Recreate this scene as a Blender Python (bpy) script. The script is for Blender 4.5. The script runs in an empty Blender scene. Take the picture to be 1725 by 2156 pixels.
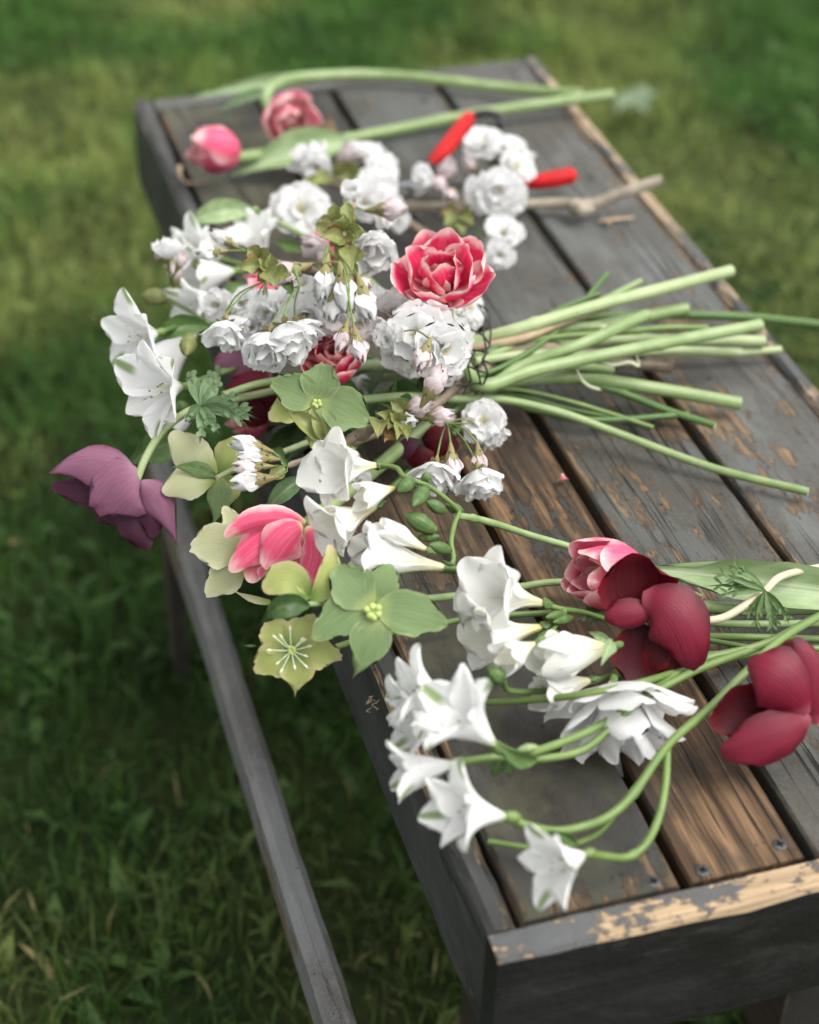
import bpy, math, random
import numpy as np
from mathutils import Vector, Matrix, Quaternion

# ------------------------------------------------------------------ camera, sky, sun, exposure
scene = bpy.context.scene
TOP = 0.45                                     # height of the bench top above the lawn
CAM = Vector((-0.2274, -0.5366, 0.7385 + TOP))
YAW, PITCH, ROLL, F = -0.3126, 0.6607, 0.0258, 3800.57   # F: focal length for a 1725 wide frame
_fw = Vector((-math.sin(YAW) * math.cos(PITCH), math.cos(YAW) * math.cos(PITCH), -math.sin(PITCH)))
_r0 = Vector((math.cos(YAW), math.sin(YAW), 0.0))
_u0 = _r0.cross(_fw)
RT = _r0 * math.cos(ROLL) + _u0 * math.sin(ROLL)
UP = -_r0 * math.sin(ROLL) + _u0 * math.cos(ROLL)
FW = _fw
cam_data = bpy.data.cameras.new("camera")
cam = bpy.data.objects.new("camera", cam_data)
scene.collection.objects.link(cam)
_m = Matrix((RT, UP, -FW)).transposed().to_4x4()
_m.translation = CAM
cam.matrix_world = _m
cam_data.sensor_fit = 'HORIZONTAL'
cam_data.sensor_width = 24.0
cam_data.lens = F * 24.0 / 1725.0
cam_data.clip_start = 0.02
cam_data.clip_end = 500
cam_data.dof.use_dof = True
cam_data.dof.focus_distance = 1.10
cam_data.dof.aperture_fstop = 3.2
cam_data.dof.aperture_blades = 9
scene.camera = cam

SUN_EL, SUN_AZ = math.radians(60), math.radians(120)      # azimuth from +Y towards +X
world = bpy.data.worlds.new("World")
scene.world = world
world.use_nodes = True
wn = world.node_tree
bg = wn.nodes["Background"]
sky = wn.nodes.new("ShaderNodeTexSky")
sky.sky_type = 'NISHITA'
sky.sun_disc = False
sky.sun_elevation = SUN_EL
sky.sun_rotation = SUN_AZ
sky.dust_density = 3.0
sky.air_density = 1.2
hs = wn.nodes.new("ShaderNodeHueSaturation")               # a clouded sky is nearly grey
hs.inputs["Saturation"].default_value = 0.06
wn.links.new(sky.outputs[0], hs.inputs["Color"])
wn.links.new(hs.outputs[0], bg.inputs[0])
bg.inputs[1].default_value = 0.15
sun_data = bpy.data.lights.new("sun", 'SUN')
sun_data.energy = 1.5
sun_data.angle = math.radians(45)
sun_data.color = (1.0, 0.955, 0.88)
sun = bpy.data.objects.new("sun", sun_data)
scene.collection.objects.link(sun)
_d = Vector((math.sin(SUN_AZ) * math.cos(SUN_EL), math.cos(SUN_AZ) * math.cos(SUN_EL), math.sin(SUN_EL)))
sun.rotation_euler = _d.to_track_quat('Z', 'Y').to_euler()
sun.location = (0, 0, 5)
vs = scene.view_settings
vs.view_transform = 'Standard'
vs.look = 'None'
vs.exposure = 1.08
vs.gamma = 1.0
vs.use_curve_mapping = False
scene.render.engine = 'CYCLES'
scene.cycles.use_denoising = True
scene.cycles.max_bounces = 6
scene.cycles.diffuse_bounces = 3
scene.cycles.use_adaptive_sampling = True
scene.cycles.adaptive_threshold = 0.02
scene.cycles.transmission_bounces = 4
scene.cycles.transparent_max_bounces = 4
scene.cycles.sample_clamp_indirect = 6.0

# ------------------------------------------------------------------ helpers
RNG = random.Random(7)
COL = scene.collection


def ray(px, py):
    return FW + RT * ((px - 862.5) / F) - UP * ((py - 1078.0) / F)


def at(px, py, h=0.0):
    d = ray(px, py)
    return CAM + d * ((TOP + h - CAM.z) / d.z)


def pd(px, py, D):
    return CAM + ray(px, py) * D


def dep(P):
    return (P - CAM).dot(FW)


def idir(x, y, z):
    return (RT * x + UP * y - FW * z).normalized()


class Anchor:
    """A place in the scene: points near it are given as offsets in frame pixels (right, down, towards the viewer)."""

    def __init__(s, px, py, h):
        s.o = at(px, py, h)
        s.D = dep(s.o)
        s.s = s.D / F

    def p(s, q):
        z = q[2] if len(q) > 2 else 0.0
        return pd(q[0], q[1], s.D - z * s.s)


class MB:
    def __init__(s):
        s.v, s.f, s.uv, s.mi = [], [], [], []

    def add(s, verts, faces, uvs=None, mi=0):
        b = len(s.v)
        s.v += [tuple(x) for x in verts]
        if uvs is None:
            uvs = [(0.5, 0.5)] * len(verts)
        for f in faces:
            s.f.append(tuple(i + b for i in f))
            s.uv += [tuple(uvs[i]) for i in f]
            s.mi.append(mi)

    def mesh(s, name, mats, smooth=True):
        me = bpy.data.meshes.new(name)
        me.from_pydata(s.v, [], s.f)
        uvl = me.uv_layers.new(name="UVMap")
        uvl.data.foreach_set("uv", np.array(s.uv, dtype=np.float32).ravel())
        for m in mats:
            me.materials.append(m)
        me.polygons.foreach_set("material_index", np.array(s.mi, dtype=np.int32))
        me.polygons.foreach_set("use_smooth", np.full(len(s.f), smooth))
        me.update()
        return me


def link(name, data, parent=None, mat=None):
    o = bpy.data.objects.new(name, data)
    COL.objects.link(o)
    if parent is not None:
        o.parent = parent
    if mat is not None:
        o.matrix_basis = mat
    return o


def tag(o, label=None, cat=None, group=None, kind=None):
    if label:
        o["label"] = label
    if cat:
        o["category"] = cat
    if group:
        o["group"] = group
    if kind:
        o["kind"] = kind
    return o


def thing(name, loc, label, cat, group=None):
    o = link(name, None)
    o.location = loc
    o.empty_display_size = 0.02
    return tag(o, label, cat, group)


def org(parent):
    return parent.location if parent is not None else Vector((0, 0, 0))


def build(mb, name, mats, parent, smooth=True):
    """mb in world coordinates -> child of an Empty that is not rotated."""
    o = org(parent)
    mb.v = [(x - o.x, y - o.y, z - o.z) for x, y, z in mb.v]
    return link(name, mb.mesh(name, mats if isinstance(mats, (list, tuple)) else [mats], smooth), parent)


def spline(pts, n=8):
    P = [Vector(p) for p in pts]
    if len(P) == 2:
        return [P[0].lerp(P[1], i / n) for i in range(n + 1)]
    out = []
    for i in range(len(P) - 1):
        p0 = P[i - 1] if i else P[0] * 2 - P[1]
        p1, p2 = P[i], P[i + 1]
        p3 = P[i + 2] if i + 2 < len(P) else P[-1] * 2 - P[-2]
        for k in range(n):
            t = k / n
            out.append(0.5 * ((2 * p1) + (p2 - p0) * t + (2 * p0 - 5 * p1 + 4 * p2 - p3) * t * t + (3 * p1 - p0 - 3 * p2 + p3) * t ** 3))
    out.append(P[-1])
    return out


def tube(mb, pts, rad, sides=10, mi=0, cap_mi=None, n=8, bumps=None, rough=0.0, rng=None):
    """A tube along a spline; rad is a number, or a list of radii along it."""
    P = spline(pts, n)
    N = len(P)
    R = [float(np.interp(i / (N - 1), np.linspace(0, 1, len(rad)), rad)) if isinstance(rad, (list, tuple)) else rad for i in range(N)]
    if bumps:
        for (t, a, w) in bumps:
            for i in range(N):
                R[i] *= 1 + a * math.exp(-((i / (N - 1) - t) / w) ** 2)
    T = [(P[min(i + 1, N - 1)] - P[max(i - 1, 0)]).normalized() for i in range(N)]
    ref = Vector((0, 0, 1)) if abs(T[0].z) < 0.9 else Vector((1, 0, 0))
    X = T[0].cross(ref).normalized()
    verts, uvs = [], []
    for i in range(N):
        X = (X - T[i] * X.dot(T[i])).normalized()
        Y = T[i].cross(X)
        for k in range(sides):
            a = 2 * math.pi * k / sides
            r = R[i]
            if rough and rng:
                r *= 1 + rng.uniform(-rough, rough)
            verts.append(P[i] + X * (math.cos(a) * r) + Y * (math.sin(a) * r))
            uvs.append((k / sides, i / (N - 1)))
    faces = [(i * sides + k, i * sides + (k + 1) % sides, (i + 1) * sides + (k + 1) % sides, (i + 1) * sides + k) for i in range(N - 1) for k in range(sides)]
    mb.add(verts, faces, uvs, mi)
    cm = mi if cap_mi is None else cap_mi
    for e, rev in ((0, False), (N - 1, True)):
        ring = [verts[e * sides + k] for k in range(sides)]
        ins = [P[e] + (v - P[e]) * 0.72 - T[e] * (0.12 * R[e] * (1 if e else -1)) for v in ring]
        fs = [(k, (k + 1) % sides, sides + (k + 1) % sides, sides + k) for k in range(sides)] + [tuple(range(sides, 2 * sides))]
        mb.add(ring + ins, fs, None, cm)


PROF = {
    'ovate': [(0, .22), (.12, .55), (.3, .88), (.48, 1), (.66, .93), (.82, .7), (.93, .42), (1, .1)],
    'round': [(0, .25), (.15, .6), (.35, .9), (.55, 1), (.75, .98), (.88, .88), (.96, .74), (1, .58)],
    'obov': [(0, .14), (.2, .38), (.4, .66), (.6, .9), (.75, 1), (.88, .95), (.96, .78), (1, .55)],
    'funnel': [(0, .10), (.2, .2), (.4, .38), (.55, .66), (.7, .93), (.8, 1), (.9, .96), (.97, .78), (1, .55)],
    'tepal': [(0, .14), (.2, .32), (.4, .62), (.6, .92), (.76, 1), (.88, .92), (.95, .66), (1, .22)],
    'lance': [(0, .18), (.12, .5), (.3, .9), (.45, 1), (.6, .92), (.75, .7), (.88, .4), (1, .03)],
    'point': [(0, .35), (.12, .62), (.3, .9), (.48, 1), (.65, .93), (.8, .68), (.9, .38), (1, .03)],
    'strap': [(0, .6), (.2, .9), (.5, 1), (.8, .85), (1, .3)],
    'blade': [(0, .3), (.2, .6), (.6, 1), (.9, .6), (1, .05)],
}


def prof(name, v):
    pr = PROF[name]
    return float(np.interp(v, [a for a, _ in pr], [b for _, b in pr]))


def outline(nu, rng, jag=0.0, notch=0.0, rnd=0.26):
    us = [-1 + 2 * i / (nu - 1) for i in range(nu)]
    return us, [1 - rnd * (1 - math.sqrt(max(0.0, 1 - .985 * u * u))) - notch * math.exp(-(u / 0.28) ** 2) + jag * rng.uniform(-1, 1) for u in us]


def petal_custom(base, ctrl, tip, width, face=None, pr='ovate', cup=0.25, ruf=0.0, jag=0.0, notch=0.0, roll=0.0, twist=0.0, nu=9, nv=11, seed=0, thick=0.0, fold=0.0, recurve=0.0):
    """A petal or leaf along a curve from base to tip; `cup` lifts its two sides towards `face`."""
    rng = random.Random(seed)
    us, ln = outline(nu, rng, jag, notch)
    ph = rng.uniform(0, 6.28)
    face = face or -FW
    L = (ctrl - base).length + (tip - ctrl).length
    verts, uvs = [], []
    rows = [i / (nv - 1) for i in range(nv)]
    wr = [1 + rng.uniform(-.04, .04) for _ in rows]
    for i, v0 in enumerate(rows):
        for j, u in enumerate(us):
            v = v0 * (1 + (ln[j] - 1) * v0)
            B = base * (1 - v) ** 2 + ctrl * (2 * v * (1 - v)) + tip * (v * v)
            T = ((ctrl - base) * (1 - v) + (tip - ctrl) * v).normalized()
            S = T.cross(face)
            if S.length < 1e-4:
                S = T.orthogonal()
            S.normalize()
            a = math.radians(roll + twist * (v - .5))
            S = Quaternion(T, a) @ S
            N = S.cross(T).normalized()
            w = 0.5 * width * prof(pr, v0) * wr[i]
            off = cup * w * u * u + fold * w * abs(u)
            off += ruf * width * math.sin(3.1 * u + ph + 5 * v) * v * v
            off += ruf * .6 * width * math.sin(9 * v + ph * 2) * u * abs(u) * v
            off -= recurve * L * max(0, v - .6) ** 2 * 6
            verts.append(B + S * (u * w) + N * off)
            uvs.append(((u + 1) / 2, v0))
    return grid_faces(verts, uvs, nu, nv)


def grid_faces(verts, uvs, nu, nv):
    return verts, [(i * nu + j, i * nu + j + 1, (i + 1) * nu + j + 1, (i + 1) * nu + j) for i in range(nv - 1) for j in range(nu - 1)], uvs


def petal_local(L, W, th, pr, cup=.3, ruf=.02, jag=0., notch=0., nu=9, nv=10, seed=0, r0=0.02, side=0.0):
    """A petal that starts near the flower's axis (+Z) and leans out by the angles th (degrees from the axis)."""
    rng = random.Random(seed)
    us, ln = outline(nu, rng, jag, notch)
    ph = rng.uniform(0, 6.28)
    n = 40
    xs, zs, ts = [r0], [0.0], []
    for k in range(n + 1):
        t = math.radians(float(np.interp(k / n, np.linspace(0, 1, len(th)), th)))
        ts.append(t)
        xs.append(xs[-1] + math.sin(t) * L / n)
        zs.append(zs[-1] + math.cos(t) * L / n)
    verts, uvs = [], []
    rows = [i / (nv - 1) for i in range(nv)]
    for i, v0 in enumerate(rows):
        for j, u in enumerate(us):
            v = min(1.12, v0 * (1 + (ln[j] - 1) * v0))
            k = v * n
            x = float(np.interp(k, range(n + 2), xs))
            z = float(np.interp(k, range(n + 2), zs))
            if k > n + 1:
                x += math.sin(ts[-1]) * L / n * (k - n - 1)
                z += math.cos(ts[-1]) * L / n * (k - n - 1)
            t = float(np.interp(k, range(n + 1), ts))
            w = 0.5 * W * prof(pr, v0)
            off = cup * w * u * u + ruf * L * math.sin(3.3 * u + ph + 4 * v) * v * v + ruf * .7 * L * math.sin(8 * v + ph) * u * v
            verts.append(Vector((x - math.cos(t) * off, u * w + side * v * v * L, z + math.sin(t) * off)))
            uvs.append(((u + 1) / 2, v0))
    return grid_faces(verts, uvs, nu, nv)


# ------------------------------------------------------------------ materials
class NT:
    def __init__(s, name):
        s.m = bpy.data.materials.new(name)
        s.m.use_nodes = True
        s.t = s.m.node_tree
        s.t.nodes.clear()
        s.out = s.n("ShaderNodeOutputMaterial")

    def n(s, typ, **kw):
        nd = s.t.nodes.new(typ)
        for k, v in kw.items():
            setattr(nd, k, v)
        return nd

    def put(s, sock, val):
        if isinstance(val, bpy.types.NodeSocket):
            s.t.links.new(val, sock)
        elif isinstance(val, (tuple, list)):
            sock.default_value = tuple(val) + ((1.0,) if len(val) == 3 and sock.type == 'RGBA' else ())
        else:
            sock.default_value = val

    def math(s, op, a, b=0.0, c=None, clamp=False):
        nd = s.n("ShaderNodeMath", operation=op, use_clamp=clamp)
        s.put(nd.inputs[0], a)
        s.put(nd.inputs[1], b)
        if c is not None:
            s.put(nd.inputs[2], c)
        return nd.outputs[0]

    def mix(s, fac, a, b, mode='MIX'):
        nd = s.n("ShaderNodeMix", data_type='RGBA', blend_type=mode)
        s.put(nd.inputs[0], fac)
        s.put(nd.inputs[6], a)
        s.put(nd.inputs[7], b)
        return nd.outputs[2]

    def smooth(s, x, lo, hi, a=0.0, b=1.0):
        nd = s.n("ShaderNodeMapRange", interpolation_type='SMOOTHSTEP')
        s.put(nd.inputs[0], x)
        for i, v in zip((1, 2, 3, 4), (lo, hi, a, b)):
            s.put(nd.inputs[i], v)
        return nd.outputs[0]

    def noise(s, vec, scale, detail=3.0, rough=.55, dist=0.0):
        nd = s.n("ShaderNodeTexNoise")
        s.put(nd.inputs["Vector"], vec)
        nd.inputs["Scale"].default_value = scale
        nd.inputs["Detail"].default_value = detail
        nd.inputs["Roughness"].default_value = rough
        nd.inputs["Distortion"].default_value = dist
        return nd.outputs[0]

    def scaled(s, vec, sc, off=None):
        nd = s.n("ShaderNodeVectorMath", operation='MULTIPLY')
        s.put(nd.inputs[0], vec)
        nd.inputs[1].default_value = sc
        r = nd.outputs[0]
        if off is not None:
            ad = s.n("ShaderNodeVectorMath", operation='ADD')
            s.put(ad.inputs[0], r)
            s.put(ad.inputs[1], off)
            r = ad.outputs[0]
        return r

    def rand(s):
        return s.n("ShaderNodeObjectInfo").outputs["Random"]

    def bsdf(s, col, rough=.5, bump=None, bstr=.2, bdist=.001, spec=.5, transl=0.0, tcol=None, sss=0.0):
        p = s.n("ShaderNodeBsdfPrincipled")
        s.put(p.inputs["Base Color"], col)
        s.put(p.inputs["Roughness"], rough)
        p.inputs["Specular IOR Level"].default_value = spec
        nrm = None
        if bump is not None:
            b = s.n("ShaderNodeBump")
            b.inputs["Strength"].default_value = bstr
            b.inputs["Distance"].default_value = bdist
            s.put(b.inputs["Height"], bump)
            nrm = b.outputs[0]
            s.put(p.inputs["Normal"], nrm)
        res = p.outputs[0]
        if transl > 0:
            t = s.n("ShaderNodeBsdfTranslucent")
            s.put(t.inputs[0], tcol if tcol is not None else col)
            if nrm:
                s.put(t.inputs["Normal"], nrm)
            mx = s.n("ShaderNodeMixShader")
            mx.inputs[0].default_value = transl
            s.t.links.new(p.outputs[0], mx.inputs[1])
            s.t.links.new(t.outputs[0], mx.inputs[2])
            res = mx.outputs[0]
        s.t.links.new(res, s.out.inputs[0])
        return s.m


def petal_mat(name, core, edge, base, e0=.55, e1=1.0, tip0=.8, b1=.2, vein=None, vs=(40, 2.5), vstr=.5, rough=.5, transl=.25, spec=.25, stripe=None, bump=.25, vary=.1, fleck=None):
    s = NT(name)
    uv = s.n("ShaderNodeUVMap").outputs[0]
    sp = s.n("ShaderNodeSeparateXYZ")
    s.put(sp.inputs[0], uv)
    u, v = sp.outputs[0], sp.outputs[1]
    rnd = s.rand()
    cb = s.n("ShaderNodeCombineXYZ")
    s.put(cb.inputs[2], s.math('MULTIPLY', rnd, 37.0))
    nz = s.noise(s.scaled(uv, (3, 3, 1), cb.outputs[0]), 1.6, 3)
    e = s.math('ABSOLUTE', s.math('MULTIPLY_ADD', u, 2.0, -1.0))
    nzo = s.math('MULTIPLY_ADD', nz, .5, -.25)
    ef = s.smooth(s.math('ADD', e, nzo), e0, e1)
    tf = s.smooth(s.math('ADD', v, s.math('MULTIPLY', nzo, .6)), tip0, 1.03)
    col = s.mix(s.math('MAXIMUM', ef, tf), core, edge)
    # veins run from the base and spread with the petal
    vn = s.noise(s.scaled(uv, (vs[0], vs[1], 1), cb.outputs[0]), 1.0, 3, .6, .3)
    if vein is not None:
        vf = s.math('MULTIPLY', s.smooth(vn, .42, .68), vstr)
        col = s.mix(vf, col, vein)
    if stripe is not None:
        sc, w, v0, v1 = stripe
        f = s.math('MULTIPLY', s.smooth(e, w, w * .3), s.math('MULTIPLY', s.smooth(v, v0, v0 + .15), s.smooth(v, v1 + .12, v1)))
        col = s.mix(s.math('MULTIPLY', f, .9), col, sc)
    if fleck is not None:
        fl = s.noise(s.scaled(uv, (22, 7, 1), cb.outputs[0]), 1.0, 1)
        f = s.math('MULTIPLY', s.smooth(fl, .66, .70), s.math('MULTIPLY', s.smooth(v, .25, .4), s.smooth(v, .8, .65)))
        f = s.math('MULTIPLY', f, s.smooth(e, .55, .35))
        col = s.mix(f, col, fleck)
    bf = s.smooth(v, b1, 0.0)
    col = s.mix(bf, col, base)
    h = s.n("ShaderNodeHueSaturation")
    s.put(h.inputs["Color"], col)
    s.put(h.inputs["Value"], s.math('MULTIPLY_ADD', rnd, vary, 1.0 - vary))
    return s.bsdf(h.outputs[0], rough, vn, bump, .0015, spec, transl)


def stem_mat(name, c1, c2, rough=.42, scale=60, fleck=None, bump=.15):
    s = NT(name)
    uv = s.n("ShaderNodeUVMap").outputs[0]
    ob = s.n("ShaderNodeTexCoord").outputs["Object"]
    sp = s.n("ShaderNodeSeparateXYZ")
    s.put(sp.inputs[0], uv)
    cb = s.n("ShaderNodeCombineXYZ")
    rnd = s.rand()
    s.put(cb.inputs[0], s.math('MULTIPLY', rnd, 19.0))
    n1 = s.noise(s.scaled(ob, (1, 1, 1), cb.outputs[0]), scale, 3)
    lines = s.noise(s.scaled(uv, (16, 5, 1), cb.outputs[0]), 1.0, 3)
    band = s.noise(s.scaled(uv, (.5, 7, 1), cb.outputs[0]), 1.0, 2)
    f = s.math('ADD', s.math('MULTIPLY', n1, .45), s.math('ADD', s.math('MULTIPLY', lines, .35), s.math('MULTIPLY', band, .55)))
    col = s.mix(s.smooth(f, .4, .95), c1, c2)
    if fleck is not None:
        n2 = s.noise(s.scaled(ob, (1, 1, 1), cb.outputs[0]), 260, 2)
        col = s.mix(s.smooth(n2, .66, .74), col, fleck)
    return s.bsdf(col, rough, lines, bump, .001, .4, .06)


def leaf_mat(name, c1, c2, pale, rough=.42, transl=.2):
    s = NT(name)
    uv = s.n("ShaderNodeUVMap").outputs[0]
    sp = s.n("ShaderNodeSeparateXYZ")
    s.put(sp.inputs[0], uv)
    cb = s.n("ShaderNodeCombineXYZ")
    rnd = s.rand()
    s.put(cb.inputs[2], s.math('MULTIPLY', rnd, 23.0))
    par = s.noise(s.scaled(uv, (26, 1.2, 1), cb.outputs[0]), 1.0, 2)
    blot = s.noise(s.scaled(uv, (3, 6, 1), cb.outputs[0]), 1.0, 3)
    col = s.mix(s.smooth(blot, .35, .7), c1, c2)
    e = s.math('ABSOLUTE', s.math('MULTIPLY_ADD', sp.outputs[0], 2.0, -1.0))
    col = s.mix(s.math('MULTIPLY', s.smooth(e, .10, .0), .45), col, pale)
    col = s.mix(s.math('MULTIPLY', s.smooth(par, .5, .7), .25), col, pale)
    return s.bsdf(col, rough, par, .25, .0012, .4, transl)


def plain_mat(name, col, rough=.5, spec=.5, metal=0.0, nscale=None, col2=None):
    s = NT(name)
    c = col
    bump = None
    if nscale:
        ob = s.n("ShaderNodeTexCoord").outputs["Object"]
        n = s.noise(ob, nscale, 4)
        c = s.mix(s.smooth(n, .35, .7), col, col2 or tuple(x * .6 for x in col))
        bump = n
    m = s.bsdf(c, rough, bump, .2, .001, spec)
    for nd in s.t.nodes:
        if nd.type == 'BSDF_PRINCIPLED':
            nd.inputs["Metallic"].default_value = metal
    return m


def wood_mat(name, paint=(.075, .078, .077), paint2=(.050, .047, .039), pale=(.105, .107, .104), wear=.5, wear_y=None, edge_wear=.25, hue=((.024, .018, .013), (.095, .064, .040), (.27, .180, .105)), tan=(.24, .165, .10), stain=.85, rough_tex=0.0, moss=0.0, spec=.2, flat=.3, crack=1.0):
    """Grey paint worn through to grained wood; Y of the object runs along the grain."""
    s = NT(name)
    tc = s.n("ShaderNodeTexCoord")
    ob, gen = tc.outputs["Object"], tc.outputs["Generated"]
    cb = s.n("ShaderNodeCombineXYZ")
    rnd = s.rand()
    s.put(cb.inputs[0], s.math('MULTIPLY', rnd, 3.1))
    s.put(cb.inputs[1], s.math('MULTIPLY', rnd, 7.7))
    off = cb.outputs[0]
    # bare wood: dark and tan grain, stained
    g1 = s.noise(s.scaled(ob, (1, .035, 1), off), 260, 5, .65, .25)
    g2 = s.noise(s.scaled(ob, (1, .05, 1), off), 95, 4, .6, .5)
    gr = s.math('ADD', s.math('MULTIPLY', g1, .6), s.math('MULTIPLY', g2, .4))
    ramp = s.n("ShaderNodeValToRGB")
    s.put(ramp.inputs[0], gr)
    el = ramp.color_ramp.elements
    el[0].position, el[0].color = .36, hue[0] + (1,)
    el[1].position, el[1].color = .66, hue[2] + (1,)
    md = el.new(.5)
    md.color = hue[1] + (1,)
    wood = ramp.outputs[0]
    st = s.noise(ob, 16, 5, .65)
    wood = s.mix(s.smooth(st, .42, .62, 0, stain), wood, (.026, .022, .018))
    # paint: mottled, weathered to pale and to brown, with dirt spots and fine cracks along the grain
    n1 = s.noise(s.scaled(ob, (1, .55, 1), off), 13, 5, .62)
    n2 = s.noise(s.scaled(ob, (1, .35, 1), off), 38, 5, .68, .4)
    n3 = s.noise(ob, 420, 3, .6)
    p = s.mix(s.smooth(n1, .36, .62), paint, paint2)
    p = s.mix(s.smooth(n2, .50, .72, 0, .75), p, pale)
    p = s.mix(s.smooth(n2, .44, .26, 0, .7), p, tuple(x * .5 for x in paint2))
    p = s.mix(s.smooth(n3, .45, .75, 0, .35), p, tuple(min(1, x * 1.5) for x in paint))
    if moss:
        p = s.mix(s.smooth(s.noise(ob, 20, 4), .42, .62, 0, moss), p, (.075, .074, .044))
    gx = s.n("ShaderNodeSeparateXYZ")
    s.put(gx.inputs[0], gen)
    e = s.math('ABSOLUTE', s.math('MULTIPLY_ADD', gx.outputs[0], 2.0, -1.0))
    flake = s.noise(s.scaled(ob, (1, flat, 1), off), 120, 6, .72, .3)
    patch = s.noise(s.scaled(ob, (1, flat * 1.2, 1), off), 24, 4, .6)
    zone = s.math('ADD', s.math('MULTIPLY', flake, .5), s.math('MULTIPLY', patch, .5))
    m = s.math('ADD', zone, s.smooth(e, .80, 1.0, 0, edge_wear))
    m = s.math('ADD', m, wear - .5)
    big = None
    if wear_y:
        y = gx.outputs[1]
        for (y0, y1, amt, sf) in wear_y:
            k = s.math('MULTIPLY', s.smooth(y, y0 - sf, y0), s.smooth(y, y1 + sf, y1))
            m = s.math('MULTIPLY_ADD', k, amt, m)
            ka = s.math('MULTIPLY', k, min(1.0, amt * 7))
            big = ka if big is None else s.math('MAXIMUM', big, ka)
    mask = s.smooth(s.math('MULTIPLY_ADD', s.math('SUBTRACT', g1, .5), .16, m), .565, .605)
    tanc = s.mix(s.smooth(g1, .38, .62), tuple(x * .62 for x in tan), tan)
    bare = s.mix(big, tanc, wood) if big is not None else tanc
    col = s.mix(mask, p, bare)
    cr = s.noise(s.scaled(ob, (1, .022, 1), off), 75, 3, .55, .3)
    cl = s.math('SUBTRACT', 1.0, s.smooth(s.math('ABSOLUTE', s.math('SUBTRACT', cr, .5)), .0, .016))
    cl = s.math('MULTIPLY', cl, s.smooth(s.noise(s.scaled(ob, (1, .3, 1), off), 12, 2), .46, .6, 0, crack))
    col = s.mix(cl, col, (.012, .010, .009))
    sp_ = s.noise(ob, 150, 2, .5)
    col = s.mix(s.smooth(sp_, .73, .77, 0, .85), col, (.012, .011, .010))
    hgt = s.math('ADD', s.math('MULTIPLY', gr, .45), s.math('MULTIPLY', mask, -.3))
    hgt = s.math('ADD', hgt, s.math('MULTIPLY', cl, -.6))
    hgt = s.math('MULTIPLY_ADD', n2, .25, hgt)
    if rough_tex:
        hgt = s.math('ADD', hgt, s.math('MULTIPLY', s.noise(s.scaled(ob, (1, .35, .35)), 160, 5, .75), rough_tex))
    r = s.math('MULTIPLY_ADD', mask, .2, .52)
    return s.bsdf(col, r, hgt, 1.0, .0022, spec)

# ------------------------------------------------------------------ lawn
def mat_lawn():
    s = NT("lawn_soil")
    ob = s.n("ShaderNodeTexCoord").outputs["Object"]
    a = s.noise(ob, 3.0, 5, .6)
    b = s.noise(ob, 60, 4, .6)
    col = s.mix(s.smooth(a, .35, .65), (.014, .028, .008), (.035, .045, .014))
    col = s.mix(s.smooth(b, .5, .75, 0, .6), col, (.045, .075, .022))
    return s.bsdf(col, .95, b, .6, .02, .1)


def mat_grass():
    s = NT("grass_blade")
    c = s.n("ShaderNodeVertexColor")
    c.layer_name = "tint"
    return s.bsdf(c.outputs[0], .55, None, 0, 0, .25, .3)


def lawn():
    mb = MB()
    n, ext = 60, 90.0
    xs = [math.copysign(abs(t) ** 2.6, t) * ext for t in np.linspace(-1, 1, n)]
    rng = random.Random(3)
    verts = [(x + .3, y + 1.2, .012 * math.sin(x * 3.1) * math.cos(y * 2.7) + rng.uniform(-.006, .006)) for y in xs for x in xs]
    faces = [(i * n + j, i * n + j + 1, (i + 1) * n + j + 1, (i + 1) * n + j) for i in range(n - 1) for j in range(n - 1)]
    mb.add(verts, faces)
    o = link("lawn", mb.mesh("lawn", [mat_lawn()]))
    tag(o, kind="structure")


def vnoise(x, y, scale, seed):
    """smooth value noise for arrays"""
    r = np.random.RandomState(seed).rand(64, 64)
    fx, fy = x * scale, y * scale
    ix, iy = np.floor(fx).astype(int), np.floor(fy).astype(int)
    tx, ty = fx - ix, fy - iy
    tx, ty = tx * tx * (3 - 2 * tx), ty * ty * (3 - 2 * ty)
    g = lambda a, b: r[a % 64, b % 64]
    return (g(ix, iy) * (1 - tx) + g(ix + 1, iy) * tx) * (1 - ty) + (g(ix, iy + 1) * (1 - tx) + g(ix + 1, iy + 1) * tx) * ty


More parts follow.
